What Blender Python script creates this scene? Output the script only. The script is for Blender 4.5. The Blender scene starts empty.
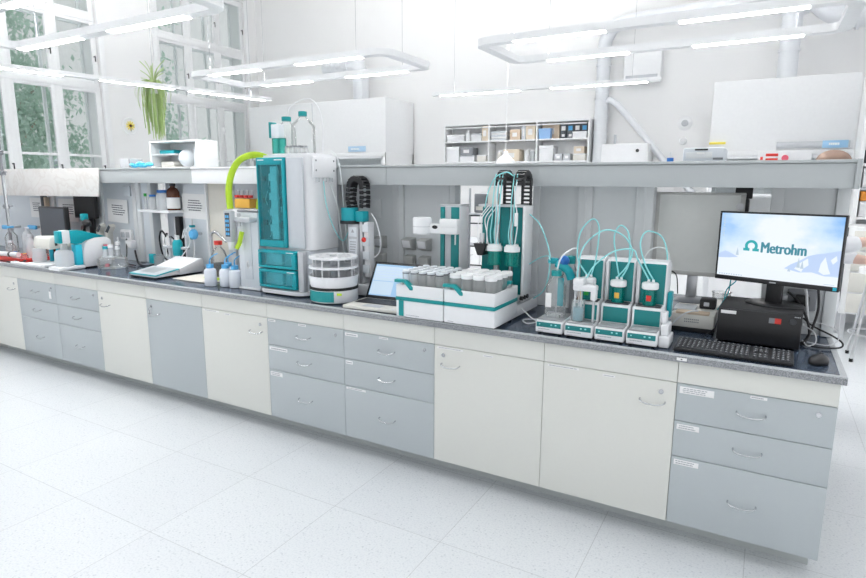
WORLD, EXPOSURE = 0.72, 0.41
import bpy, bmesh, math, random
from math import sin, cos, pi, radians as rad
from mathutils import Vector, Matrix

random.seed(7)
scene = bpy.context.scene
COL = scene.collection
Z0 = 0.88          # height of the worktop surface

# ------------------------------------------------------------------ materials
MATS = {}

def mat(name, color, rough=0.5, metal=0.0, var=0.03, scale=30.0, emit=None, estr=0.0, spec=0.5, bump=0.0):
    """Principled material with a little procedural colour variation."""
    m = bpy.data.materials.new(name)
    m.use_nodes = True
    nt = m.node_tree
    b = nt.nodes['Principled BSDF']
    tc = nt.nodes.new('ShaderNodeTexCoord')
    no = nt.nodes.new('ShaderNodeTexNoise')
    no.inputs['Scale'].default_value = scale
    no.inputs['Detail'].default_value = 3
    nt.links.new(tc.outputs['Object'], no.inputs['Vector'])
    mx = nt.nodes.new('ShaderNodeMix')
    mx.data_type = 'RGBA'
    c = Vector(color[:3])
    mx.inputs[6].default_value = (*(c * (1 - var)), 1)
    mx.inputs[7].default_value = (*[min(1, v * (1 + var)) for v in c], 1)
    nt.links.new(no.outputs['Fac'], mx.inputs[0])
    nt.links.new(mx.outputs[2], b.inputs['Base Color'])
    b.inputs['Roughness'].default_value = rough
    b.inputs['Metallic'].default_value = metal
    b.inputs['Specular IOR Level'].default_value = spec
    if emit:
        b.inputs['Emission Color'].default_value = (*emit, 1)
        b.inputs['Emission Strength'].default_value = estr
    if bump:
        bp = nt.nodes.new('ShaderNodeBump')
        bp.inputs['Strength'].default_value = bump
        bp.inputs['Distance'].default_value = 0.002
        nt.links.new(no.outputs['Fac'], bp.inputs['Height'])
        nt.links.new(bp.outputs['Normal'], b.inputs['Normal'])
    MATS[name] = m
    return m

def glass(name, tint, fres=1.45, gloss=(1, 1, 1), haze=0.0, hazecol=(1, 1, 1), through=0.0):
    """Thin clear walls: tinted transparency with a fresnel reflection."""
    m = bpy.data.materials.new(name)
    m.use_nodes = True
    nt = m.node_tree
    for n in list(nt.nodes):
        nt.nodes.remove(n)
    out = nt.nodes.new('ShaderNodeOutputMaterial')
    tr = nt.nodes.new('ShaderNodeBsdfTransparent')
    no = nt.nodes.new('ShaderNodeTexNoise')
    no.inputs['Scale'].default_value = 20
    cr = nt.nodes.new('ShaderNodeMix')
    cr.data_type = 'RGBA'
    cr.inputs[6].default_value = (*[v * .97 for v in tint], 1)
    cr.inputs[7].default_value = (*tint, 1)
    nt.links.new(no.outputs['Fac'], cr.inputs[0])
    nt.links.new(cr.outputs[2], tr.inputs['Color'])
    gl = nt.nodes.new('ShaderNodeBsdfGlossy')
    gl.inputs['Roughness'].default_value = 0.05
    gl.inputs['Color'].default_value = (*gloss, 1)
    fr = nt.nodes.new('ShaderNodeFresnel')
    fr.inputs['IOR'].default_value = fres
    mx = nt.nodes.new('ShaderNodeMixShader')
    nt.links.new(fr.outputs[0], mx.inputs[0])
    nt.links.new(tr.outputs[0], mx.inputs[1])
    nt.links.new(gl.outputs[0], mx.inputs[2])
    last = mx
    if haze:
        df = nt.nodes.new('ShaderNodeBsdfDiffuse')
        df.inputs['Color'].default_value = (*hazecol, 1)
        m2 = nt.nodes.new('ShaderNodeMixShader')
        m2.inputs[0].default_value = haze
        nt.links.new(mx.outputs[0], m2.inputs[1])
        if through:
            tl = nt.nodes.new('ShaderNodeBsdfTranslucent')
            tl.inputs['Color'].default_value = (*hazecol, 1)
            m3 = nt.nodes.new('ShaderNodeMixShader')
            m3.inputs[0].default_value = through
            nt.links.new(df.outputs[0], m3.inputs[1])
            nt.links.new(tl.outputs[0], m3.inputs[2])
            df = m3
        nt.links.new(df.outputs[0], m2.inputs[2])
        last = m2
    nt.links.new(last.outputs[0], out.inputs[0])
    MATS[name] = m
    return m

WHITE   = mat('white_lacquer', (.86, .87, .88), .35)
WALL    = mat('wall_paint', (.88, .88, .88), .8, var=.01, scale=3, spec=.2)
CEIL    = mat('ceiling_paint', (.88, .88, .88), .9, var=.01, scale=3, spec=.1)
CREAM   = mat('cream_laminate', (.725, .73, .69), .45, var=.012, scale=60)
GREY    = mat('grey_laminate', (.47, .512, .532), .45, var=.012, scale=60)
PLINTH  = mat('plinth_laminate', (.50, .53, .53), .5)
CARC    = mat('cabinet_carcass', (.42, .43, .42), .6)
PANEL   = mat('shelf_panel', (.70, .725, .735), .5, var=.015)
PANELB  = mat('shelf_panel_bluish', (.66, .70, .74), .5, var=.015)
POST    = mat('shelf_post', (.70, .72, .73), .4)
FASCIA  = mat('shelf_fascia', (.46, .49, .50), .4, var=.015)
FASCW   = mat('shelf_fascia_white', (.80, .81, .83), .4)
BEIGE   = mat('shelf_panel_beige', (.74, .71, .64), .5)
MARBLE  = None
PLASTW  = mat('white_plastic', (.83, .84, .86), .38)
PLASTB  = mat('bluish_white_plastic', (.74, .78, .82), .4)
PLASTG  = mat('light_grey_plastic', (.52, .54, .57), .4)
PLASTC  = mat('cream_plastic', (.72, .71, .66), .45)
SILVER  = mat('brushed_silver', (.62, .63, .65), .35, metal=.7)
STEEL   = mat('steel', (.55, .56, .58), .25, metal=1.0)
ALU     = mat('duct_metal', (.74, .76, .79), .45, metal=.25)
TEAL    = mat('teal_plastic', (.0, .28, .29), .38)
TEALL   = mat('teal_plastic_bright', (.0, .33, .39), .35)
TEALP   = mat('petrol_panel', (.0, .20, .205), .35)
BLACK   = mat('black_plastic', (.012, .012, .014), .4)
BLACKM  = mat('black_matt', (.02, .02, .022), .65)
DARK    = mat('dark_grey_plastic', (.05, .053, .06), .45)
MIDG    = mat('mid_grey_plastic', (.22, .23, .25), .5)
RUBBER  = mat('rubber', (.02, .02, .02), .8)
BLUE    = mat('blue_plastic', (.02, .16, .52), .4)
BLUEL   = mat('light_blue_plastic', (.10, .42, .75), .45)
CYANG   = mat('cyan_rubber', (.02, .50, .66), .55)
RED     = mat('red_plastic', (.62, .03, .02), .4)
PINK    = mat('pink_plastic', (.72, .12, .18), .4)
LIME    = mat('lime_rubber', (.50, .72, .03), .45)
GREEN   = mat('green_plastic', (.03, .42, .06), .5)
AMBER   = mat('amber_liquid', (.75, .42, .06), .35)
BROWNG  = mat('brown_glass', (.10, .030, .012), .12)
PAPER   = mat('paper', (.86, .86, .86), .7, var=.015)
INK     = mat('ink', (.12, .12, .14), .8)
INKL    = mat('ink_light', (.42, .43, .46), .8)
BOXC    = mat('cardboard', (.66, .53, .40), .7)
BOXL    = mat('pale_cardboard', (.75, .65, .52), .7)
ORANGE  = mat('orange_card', (.80, .30, .04), .6)
YELLOW  = mat('yellow_plastic', (.85, .72, .10), .5)
BINDER  = mat('binder_dark', (.07, .08, .095), .6)
SKIN    = mat('skin', (.72, .50, .42), .55)
HAIR    = mat('hair', (.27, .18, .14), .7)
COAT    = mat('coat_cloth', (.80, .81, .84), .8)
TROUS   = mat('trouser_cloth', (.06, .07, .10), .8)
LEAF    = mat('leaf', (.16, .36, .12), .55, var=.3, scale=4)
LEAFP   = mat('leaf_pale', (.46, .60, .26), .5, var=.3, scale=8)
BARK    = mat('bark', (.42, .37, .31), .85, var=.2)
LEAFT   = mat('tree_leaf', (.46, .58, .52), .6, var=.35, scale=3)
def translucent(m, col, k):
    nt = m.node_tree
    out = [n for n in nt.nodes if n.type == 'OUTPUT_MATERIAL'][0]
    tl = nt.nodes.new('ShaderNodeBsdfTranslucent')
    tl.inputs['Color'].default_value = (*col, 1)
    mx = nt.nodes.new('ShaderNodeMixShader')
    mx.inputs[0].default_value = k
    nt.links.new(nt.nodes['Principled BSDF'].outputs[0], mx.inputs[1])
    nt.links.new(tl.outputs[0], mx.inputs[2])
    nt.links.new(mx.outputs[0], out.inputs[0])
translucent(LEAFT, (.55, .70, .60), .5)
translucent(LEAFP, (.60, .74, .35), .3)
STONE   = mat('outside_stone', (.74, .74, .73), .8, var=.1, scale=4)
TUBEC   = mat('cyan_tubing', (.30, .74, .76), .3)
TUBEW   = mat('clear_tubing', (.80, .84, .84), .3)
CABLE   = mat('black_cable', (.015, .015, .017), .5)
CABLEW  = mat('white_cable', (.72, .73, .75), .5)
LED     = mat('lamp_diffuser', (.9, .9, .9), .5, emit=(1, .99, .97), estr=26.0)
UPFILL     = mat('added_uplight_glow', (.9, .9, .9), .5, emit=(1, .99, .98), estr=200.0)  # strong upward glow added to brighten the room by ceiling bounce
LCD     = mat('lcd_grey', (.30, .34, .36), .3)
mat('mid_socket', (.50, .51, .50), .5)
mat('stage_grey', (.36, .37, .385), .4)
mat('soft_blue', (.25, .42, .68), .5)
WATERB  = glass('blue_liquid', (.55, .88, .95), haze=.3, hazecol=(.30, .74, .88))
GLASS   = glass('clear_glass', (.985, .992, .992), fres=1.25, haze=.13, hazecol=(.95, .97, .97))
GLASSM  = glass('vial_glass', (.985, .99, .99), fres=1.2, haze=.26, hazecol=(.97, .98, .98), through=.6)
PANE    = glass('window_glass', (.97, .99, .99), fres=1.25)
TEALGL  = glass('teal_tinted_cover', (.62, .93, .96), fres=1.3, haze=.06, hazecol=(.0, .55, .62))
TEALGC  = glass('teal_cylinder', (.40, .88, .82), haze=.26, hazecol=(.0, .48, .42))
FROST   = glass('frosted_plastic', (.93, .95, .96), fres=1.3, haze=.5, hazecol=(.88, .91, .94))

def nodes_of(name):
    m = bpy.data.materials.new(name)
    m.use_nodes = True
    MATS[name] = m
    nt = m.node_tree
    return m, nt, nt.nodes['Principled BSDF']

def ramp(nt, fac, stops):
    r = nt.nodes.new('ShaderNodeValToRGB')
    e = r.color_ramp.elements
    e[0].position, e[0].color = stops[0][0], (*stops[0][1], 1)
    e[1].position, e[1].color = stops[-1][0], (*stops[-1][1], 1)
    for p, c in stops[1:-1]:
        k = e.new(p)
        k.color = (*c, 1)
    nt.links.new(fac, r.inputs[0])
    return r.outputs[0]

def make_floor_mat():
    m, nt, b = nodes_of('floor_tiles')
    tc = nt.nodes.new('ShaderNodeTexCoord')
    mp = nt.nodes.new('ShaderNodeMapping')
    mp.inputs['Location'].default_value = (2.07 + .6 * 40, .515 + .6 * 40, 0)
    nt.links.new(tc.outputs['Object'], mp.inputs[0])
    br = nt.nodes.new('ShaderNodeTexBrick')
    br.offset = 0
    br.inputs['Scale'].default_value = 1.0
    br.inputs['Brick Width'].default_value = .6
    br.inputs['Row Height'].default_value = .6
    br.inputs['Mortar Size'].default_value = .0022
    br.inputs['Mortar Smooth'].default_value = .3
    br.inputs['Color1'].default_value = (.715, .742, .768, 1)
    br.inputs['Color2'].default_value = (.738, .765, .788, 1)
    br.inputs['Mortar'].default_value = (.56, .58, .60, 1)
    nt.links.new(mp.outputs[0], br.inputs['Vector'])
    vo = nt.nodes.new('ShaderNodeTexVoronoi')
    vo.inputs['Scale'].default_value = 42
    nt.links.new(tc.outputs['Object'], vo.inputs['Vector'])
    f1 = ramp(nt, vo.outputs['Distance'], [(.0, (.80, .81, .83)), (.16, (.86, .87, .88)), (.22, (1, 1, 1))])
    no = nt.nodes.new('ShaderNodeTexNoise')
    no.inputs['Scale'].default_value = 110
    no.inputs['Detail'].default_value = 4
    nt.links.new(tc.outputs['Object'], no.inputs['Vector'])
    f2 = ramp(nt, no.outputs['Fac'], [(.33, (.88, .89, .91)), (.52, (1, 1, 1)), (1, (1, 1, 1))])
    m1 = nt.nodes.new('ShaderNodeMix'); m1.data_type = 'RGBA'; m1.blend_type = 'MULTIPLY'; m1.inputs[0].default_value = 1
    nt.links.new(br.outputs['Color'], m1.inputs[6]); nt.links.new(f1, m1.inputs[7])
    m2 = nt.nodes.new('ShaderNodeMix'); m2.data_type = 'RGBA'; m2.blend_type = 'MULTIPLY'; m2.inputs[0].default_value = 1
    nt.links.new(m1.outputs[2], m2.inputs[6]); nt.links.new(f2, m2.inputs[7])
    nt.links.new(m2.outputs[2], b.inputs['Base Color'])
    b.inputs['Roughness'].default_value = .35
    b.inputs['Specular IOR Level'].default_value = .35
    return m
FLOORM = make_floor_mat()

def make_top_mat():
    m, nt, b = nodes_of('worktop_stone')
    tc = nt.nodes.new('ShaderNodeTexCoord')
    no = nt.nodes.new('ShaderNodeTexNoise')
    no.inputs['Scale'].default_value = 180
    no.inputs['Detail'].default_value = 5
    nt.links.new(tc.outputs['Object'], no.inputs['Vector'])
    c = ramp(nt, no.outputs['Fac'], [(.3, (.030, .046, .075)), (.55, (.055, .080, .122)), (.72, (.16, .19, .24))])
    nt.links.new(c, b.inputs['Base Color'])
    b.inputs['Roughness'].default_value = .16
    return m
TOPM = make_top_mat()

def make_edge_mat(name, a, c, d):
    m, nt, b = nodes_of(name)
    tc = nt.nodes.new('ShaderNodeTexCoord')
    no = nt.nodes.new('ShaderNodeTexNoise')
    no.inputs['Scale'].default_value = 260
    no.inputs['Detail'].default_value = 5
    nt.links.new(tc.outputs['Object'], no.inputs['Vector'])
    nt.links.new(ramp(nt, no.outputs['Fac'], [(.35, a), (.5, c), (.65, d)]), b.inputs['Base Color'])
    b.inputs['Roughness'].default_value = .4
    return m
EDGEM = make_edge_mat('worktop_edge_speckle', (.17, .18, .19), (.27, .28, .30), (.38, .39, .41))
RIMM = make_edge_mat('worktop_rim', (.38, .40, .42), (.50, .52, .54), (.58, .60, .62))

def make_marble():
    m, nt, b = nodes_of('marbled_sheet')
    tc = nt.nodes.new('ShaderNodeTexCoord')
    no = nt.nodes.new('ShaderNodeTexNoise')
    no.inputs['Scale'].default_value = 3.5
    no.inputs['Detail'].default_value = 8
    no.inputs['Distortion'].default_value = 2.2
    nt.links.new(tc.outputs['Object'], no.inputs['Vector'])
    nt.links.new(ramp(nt, no.outputs['Fac'], [(.40, (.76, .75, .73)), (.50, (.70, .675, .65)), (.55, (.77, .76, .74)), (.7, (.74, .73, .71))]), b.inputs['Base Color'])
    b.inputs['Roughness'].default_value = .5
    return m
MARBLE = make_marble()

def make_wallpaper():
    """Winter desktop picture on the lit screen (object coordinates in metres, x right, z up)."""
    m, nt, b = nodes_of('screen_wallpaper')
    tc = nt.nodes.new('ShaderNodeTexCoord')
    mp = nt.nodes.new('ShaderNodeMapping')
    mp.inputs['Scale'].default_value = (7, 7, 11)
    nt.links.new(tc.outputs['Object'], mp.inputs[0])
    no = nt.nodes.new('ShaderNodeTexNoise')
    no.inputs['Scale'].default_value = .8
    no.inputs['Detail'].default_value = 5
    nt.links.new(mp.outputs[0], no.inputs['Vector'])
    sep = nt.nodes.new('ShaderNodeSeparateXYZ')
    nt.links.new(tc.outputs['Object'], sep.inputs[0])
    # blue towards both upper corners, white middle
    ax = nt.nodes.new('ShaderNodeMath'); ax.operation = 'ABSOLUTE'
    nt.links.new(sep.outputs['X'], ax.inputs[0])
    a1 = nt.nodes.new('ShaderNodeMath'); a1.operation = 'MULTIPLY_ADD'
    a1.inputs[1].default_value = 2.0
    nt.links.new(ax.outputs[0], a1.inputs[0])
    zz = nt.nodes.new('ShaderNodeMath'); zz.operation = 'MULTIPLY_ADD'
    zz.inputs[1].default_value = 1.3; zz.inputs[2].default_value = .12
    nt.links.new(sep.outputs['Z'], zz.inputs[0])
    nt.links.new(zz.outputs[0], a1.inputs[2])
    a2 = nt.nodes.new('ShaderNodeMath'); a2.operation = 'ADD'
    nt.links.new(a1.outputs[0], a2.inputs[0])
    n2 = nt.nodes.new('ShaderNodeMath'); n2.operation = 'MULTIPLY_ADD'
    n2.inputs[1].default_value = -1.1; n2.inputs[2].default_value = .45
    nt.links.new(no.outputs['Fac'], n2.inputs[0])
    nt.links.new(n2.outputs[0], a2.inputs[1])
    col = ramp(nt, a2.outputs[0], [(.22, (.86, .92, .98)), (.48, (.60, .78, .97)), (.8, (.24, .50, .91))])
    b.inputs['Base Color'].default_value = (.02, .02, .02, 1)
    b.inputs['Roughness'].default_value = .25
    nt.links.new(col, b.inputs['Emission Color'])
    b.inputs['Emission Strength'].default_value = .76
    return m
WALLPAPER = make_wallpaper()
def emis(name, c, s=.76):
    return mat(name, (.02, .02, .02), .3, emit=c, estr=s)
SCR_SNOW = emis('screen_snow', (.84, .91, .98))
SCR_MTN = emis('screen_mountain', (.52, .66, .92))
SCR_TREE = emis('screen_tree', (.50, .62, .74))
SCR_TEAL = emis('screen_teal', (.0, .38, .42))
SCR_TEXT = emis('screen_text', (.03, .24, .32))
SCR_LAP  = emis('laptop_screen', (.36, .60, .88), .70)
SCR_LAPL = emis('laptop_screen_pale', (.62, .78, .93), .70)

# ------------------------------------------------------------------ mesh builder
class MB:
    def __init__(s):
        s.bm = bmesh.new()
        s.mi = 0
    def _mark(s, faces):
        for f in faces:
            f.material_index = s.mi
    def use(s, i):
        s.mi = i
        return s
    def box(s, x0, y0, z0, x1, y1, z1, bev=0.0, M=None, seg=2):
        c = Vector(((x0 + x1) / 2, (y0 + y1) / 2, (z0 + z1) / 2))
        sc = Vector((abs(x1 - x0), abs(y1 - y0), abs(z1 - z0)))
        mt = Matrix.Translation(c) @ Matrix.Diagonal((*sc, 1))
        if M is not None:
            mt = M @ mt
        r = bmesh.ops.create_cube(s.bm, size=1, matrix=mt)
        vs = r['verts']
        fs = set(f for v in vs for f in v.link_faces)
        s._mark(fs)
        if bev > 0:
            es = set(e for v in vs for e in v.link_edges)
            bev = min(bev, min(sc) * .45)
            rr = bmesh.ops.bevel(s.bm, geom=list(es), offset=bev, segments=seg, affect='EDGES', profile=.5)
            s._mark(rr['faces'])
        return s
    def cyl(s, p0, p1, r0, r1=None, n=20, cap=True):
        p0, p1 = Vector(p0), Vector(p1)
        r1 = r0 if r1 is None else r1
        d = p1 - p0
        q = d.to_track_quat('Z', 'Y').to_matrix().to_4x4()
        mt = Matrix.Translation((p0 + p1) / 2) @ q
        r = bmesh.ops.create_cone(s.bm, cap_ends=cap, cap_tris=False, segments=n, radius1=r0, radius2=r1, depth=d.length, matrix=mt)
        s._mark(set(f for v in r['verts'] for f in v.link_faces))
        return s
    def sphere(s, c, r, n=14, sc=(1, 1, 1)):
        mt = Matrix.Translation(c) @ Matrix.Diagonal((*sc, 1))
        rr = bmesh.ops.create_uvsphere(s.bm, u_segments=n, v_segments=max(6, n // 2 + 2), radius=r, matrix=mt)
        s._mark(set(f for v in rr['verts'] for f in v.link_faces))
        return s
    def lathe(s, prof, c=(0, 0, 0), n=24, M=None):
        c = Vector(c)
        rings = []
        for r, z in prof:
            if r < 1e-6:
                v = Vector((0, 0, z)) + c
                rings.append([s.bm.verts.new(M @ v if M else v)])
            else:
                ring = []
                for i in range(n):
                    a = 2 * pi * i / n
                    v = Vector((r * cos(a), r * sin(a), z)) + c
                    ring.append(s.bm.verts.new(M @ v if M else v))
                rings.append(ring)
        fs = []
        for a, b in zip(rings, rings[1:]):
            if len(a) == 1 and len(b) == 1:
                continue
            for i in range(n):
                j = (i + 1) % n
                if len(a) == 1:
                    fs.append(s.bm.faces.new((a[0], b[j], b[i])))
                elif len(b) == 1:
                    fs.append(s.bm.faces.new((a[i], a[j], b[0])))
                else:
                    fs.append(s.bm.faces.new((a[i], a[j], b[j], b[i])))
        s._mark(fs)
        return s
    def tube(s, pts, r, n=8, smooth=0, cap=True, flat=None):
        """Sweep a circle (or, with flat=(w,h), an ellipse) along a polyline; smooth = Catmull-Rom steps."""
        P = [Vector(p) for p in pts]
        if smooth:
            Q = []
            for i in range(len(P) - 1):
                p0 = P[max(i - 1, 0)]; p1 = P[i]; p2 = P[i + 1]; p3 = P[min(i + 2, len(P) - 1)]
                for k in range(smooth):
                    t = k / smooth
                    Q.append(.5 * ((2 * p1) + (-p0 + p2) * t + (2 * p0 - 5 * p1 + 4 * p2 - p3) * t * t + (-p0 + 3 * p1 - 3 * p2 + p3) * t ** 3))
            Q.append(P[-1])
            P = Q
        tang = []
        for i in range(len(P)):
            t = P[min(i + 1, len(P) - 1)] - P[max(i - 1, 0)]
            tang.append(t.normalized() if t.length > 1e-9 else Vector((0, 0, 1)))
        ref = Vector((0, 0, 1)) if abs(tang[0].z) < .9 else Vector((1, 0, 0))
        u = (ref - tang[0] * ref.dot(tang[0])).normalized()
        rings = []
        fs = []
        for i, (p, t) in enumerate(zip(P, tang)):
            u = (u - t * u.dot(t))
            u = u.normalized() if u.length > 1e-6 else t.orthogonal().normalized()
            w = t.cross(u)
            rr = r[min(i, len(r) - 1)] if isinstance(r, (list, tuple)) else r
            a_, b_ = (flat if flat else (rr, rr))
            rings.append([s.bm.verts.new(p + u * (cos(2 * pi * k / n) * a_) + w * (sin(2 * pi * k / n) * b_)) for k in range(n)])
        for a, b in zip(rings, rings[1:]):
            for k in range(n):
                j = (k + 1) % n
                fs.append(s.bm.faces.new((a[k], a[j], b[j], b[k])))
        if cap:
            fs.append(s.bm.faces.new(list(reversed(rings[0]))))
            fs.append(s.bm.faces.new(rings[-1]))
        s._mark(fs)
        return s
    def prism(s, poly, axis, a0, a1, bev=0.0):
        """Extrude a 2-D polygon along an axis: X -> (y,z), Y -> (x,z), Z -> (x,y)."""
        def p3(p, a):
            return {'X': (a, p[0], p[1]), 'Y': (p[0], a, p[1]), 'Z': (p[0], p[1], a)}[axis]
        A = [s.bm.verts.new(p3(p, a0)) for p in poly]
        B = [s.bm.verts.new(p3(p, a1)) for p in poly]
        n = len(poly)
        fs = [s.bm.faces.new(A), s.bm.faces.new(list(reversed(B)))]
        for i in range(n):
            j = (i + 1) % n
            fs.append(s.bm.faces.new((A[j], A[i], B[i], B[j])))
        bmesh.ops.recalc_face_normals(s.bm, faces=fs)
        s._mark(fs)
        if bev:
            es = set(e for f in fs for e in f.edges)
            r = bmesh.ops.bevel(s.bm, geom=list(es), offset=bev, segments=2, affect='EDGES', profile=.5)
            s._mark(r['faces'])
        return s
    def quad(s, *pts):
        f = s.bm.faces.new([s.bm.verts.new(p) for p in pts])
        s._mark([f])
        return s
    def build(s, name, m, parent=None, loc=None, smooth=True, **tags):
        me = bpy.data.meshes.new(name)
        s.bm.normal_update()
        s.bm.to_mesh(me)
        s.bm.free()
        for k in (m if isinstance(m, (list, tuple)) else [m]):
            me.materials.append(k)
        if smooth:
            for p in me.polygons:
                p.use_smooth = True
            me.set_sharp_from_angle(angle=rad(38))
        o = bpy.data.objects.new(name, me)
        COL.objects.link(o)
        if parent is not None:
            o.parent = parent
        if loc is not None:
            o.location = loc
        for k, v in tags.items():
            o[k] = v
        return o

def tag(o, label, cat, group=None):
    o['label'] = label
    o['category'] = cat
    if group:
        o['group'] = group
    return o

def thing(name, label, cat, loc=(0, 0, 0), rz=0.0, group=None):
    o = bpy.data.objects.new(name, None)
    o.empty_display_size = .05
    COL.objects.link(o)
    o.location = loc
    o.rotation_euler = (0, 0, rz)
    return tag(o, label, cat, group)

def struct(name, mb, m):
    o = mb.build(name, m)
    o['kind'] = 'structure'
    return o

def copy_tree(root, loc, rz=None, label=None):
    r = root.copy()
    COL.objects.link(r)
    r.location = loc
    if rz is not None:
        r.rotation_euler = (0, 0, rz)
    if label:
        r['label'] = label
    for ch in list(root.children):
        c = ch.copy()
        COL.objects.link(c)
        c.parent = r
        for g in list(ch.children):
            d = g.copy()
            COL.objects.link(d)
            d.parent = c
    return r

def text_mesh(name, body, size, m, parent=None, M=None, offset=0.0, extrude=.0004):
    cu = bpy.data.curves.new(name, 'FONT')
    cu.body = body
    cu.size = size
    cu.offset = offset
    cu.extrude = extrude
    tmp = bpy.data.objects.new(name + '_curve', cu)
    COL.objects.link(tmp)
    bpy.context.view_layer.update()
    dg = bpy.context.evaluated_depsgraph_get()
    me = bpy.data.meshes.new_from_object(tmp.evaluated_get(dg))
    bpy.data.objects.remove(tmp)
    bpy.data.curves.remove(cu)
    if M is not None:
        me.transform(M)
    me.materials.clear()
    me.materials.append(m)
    o = bpy.data.objects.new(name, me)
    COL.objects.link(o)
    if parent:
        o.parent = parent
    return o
# ------------------------------------------------------------------ camera and world
cam_d = bpy.data.cameras.new('camera')
cam = bpy.data.objects.new('camera', cam_d)
COL.objects.link(cam)
scene.camera = cam
cam_d.sensor_width = 36.0
cam_d.lens = 586.96 * 36.0 / 866
cam_d.clip_start = .05
cam_d.clip_end = 200
yaw, pitch, roll = .51436, -.18062, .00445
fw = Vector((-sin(yaw) * cos(pitch), cos(yaw) * cos(pitch), sin(pitch)))
rt = Vector((cos(yaw), sin(yaw), 0))
up = rt.cross(fw)
r2 = rt * cos(roll) + up * sin(roll)
u2 = -rt * sin(roll) + up * cos(roll)
Mc = Matrix((r2, u2, -fw)).transposed().to_4x4()
Mc.translation = (-.3208, -2.6219, 1.5984)
cam.matrix_world = Mc

w = bpy.data.worlds.new('daylight')
scene.world = w
w.use_nodes = True
bg = w.node_tree.nodes['Background']
bg.inputs['Color'].default_value = (.95, .975, 1.0, 1)
bg.inputs['Strength'].default_value = WORLD
sun_d = bpy.data.lights.new('sun', 'SUN')
sun_d.energy = 8.0
sun_d.angle = rad(12)
sun_d.color = (1, .97, .92)
sun = bpy.data.objects.new('sun', sun_d)
COL.objects.link(sun)
sun.location = (-14, -10, 12)
sun.rotation_euler = Vector((1.0, .33, -.50)).to_track_quat('-Z', 'Y').to_euler()

scene.view_settings.view_transform = 'Standard'
scene.view_settings.look = 'None'
scene.view_settings.exposure = EXPOSURE
scene.view_settings.gamma = 1.0
scene.view_settings.use_curve_mapping = False

# ------------------------------------------------------------------ room shell
WX, BY, RX, FY, CZ = -10.5, 7.4, 4.2, -4.6, 5.6
struct('floor', MB().box(WX - .5, FY, -.1, RX, BY + .3, 0), FLOORM)
struct('ceiling', MB().box(WX - .5, FY, CZ, RX, BY + .3, CZ + .1), CEIL)
struct('wall_back', MB().box(WX - .5, BY, 0, RX, BY + .3, CZ), WALL)
# window wall with two tall openings, reveals 0.5 m deep
mb = MB()
WINS = [(1.58, 3.76), (4.90, 7.08)]
SILL, HEAD = .95, 5.35
for y0, y1 in [(-9.0, WINS[0][0]), (WINS[0][1], WINS[1][0]), (WINS[1][1], BY)]:  # first stretch is lengthened unseen past the floor edge to block the sun
    mb.box(WX - .5, y0, 0, WX, y1, CZ)
for y0, y1 in WINS:
    mb.box(WX - .5, y0, 0, WX, y1, SILL)
    mb.box(WX - .5, y0, HEAD, WX, y1, CZ)
struct('wall_left', mb, WALL)

def make_window(idx, y0, y1):
    root = bpy.data.objects.new('window_%d' % idx, None)
    COL.objects.link(root)
    root.location = (WX, y0, SILL)
    root['kind'] = 'structure'
    W, H = y1 - y0, HEAD - SILL
    n = 3
    zt = [0, 3.17 - SILL, 4.28 - SILL, H]
    for lay, x, dx, fr in (('inner', -.10, .05, .06), ('outer', -.46, .03, .05)):
        f = MB()
        f.box(x, 0, 0, x + dx, fr, H, .006).box(x, W - fr, 0, x + dx, W, H, .006)
        f.box(x, fr, 0, x + dx, W - fr, fr, .006).box(x, fr, H - fr, x + dx, W - fr, H, .006)
        for z in zt[1:3]:
            f.box(x - .01, .02, z - .05, x + dx + .02, W - .02, z + .05, .004)
        for i in range(1, n):
            f.box(x - .005, W * i / n - (.04 if lay == 'inner' else .025), .02, x + dx + .008, W * i / n + (.04 if lay == 'inner' else .025), H - .02, .004)
        f.build('frame', WHITE, root)
        if lay == 'outer':
            continue
        for i in range(n):
            for j in range(3):
                ya, yb = W * i / n + .035, W * (i + 1) / n - .035
                za, zb = zt[j] + .045, zt[j + 1] - .045
                s = MB()
                q = .055
                s.box(x + .004, ya, za, x + dx + .006, ya + q, zb, .005).box(x + .004, yb - q, za, x + dx + .006, yb, zb, .005)
                s.box(x + .004, ya + q, za, x + dx + .0055, yb - q, za + q, .004).box(x + .004, ya + q, zb - q, x + dx + .0055, yb - q, zb, .004)
                if j == 0:
                    s.box(x + .01, ya + q, za + 1.0, x + dx, yb - q, za + 1.04, .004)
                c = s.build('casement', WHITE, root)
                MB().box(x + .022, ya + q, za + q, x + .028, yb - q, zb - q).build('pane', PANE, c)
                if lay == 'inner':
                    h = MB()
                    zh = za + (.85 if j == 0 else .45)
                    yy = yb - q / 2
                    h.cyl((x + dx, yy, zh), (x + dx + .05, yy, zh), .008, n=8)
                    h.box(x + dx + .04, yy - .008, zh - .085, x + dx + .055, yy + .008, zh + .012, .004)
                    h.build('handle', BLACK, c)
    sl = MB().box(-.5, -.02, -.05, .12, W + .02, 0, .01).build('sill', WHITE, root)
    tr = MB()
    tr.box(0, -.10, -.05, .03, 0, H + .1, .01).box(0, W, -.05, .03, W + .10, H + .1, .01)
    tr.build('casing', WHITE, root)
    return root
for i, (a, b) in enumerate(WINS):
    make_window(i + 1, a, b)

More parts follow.
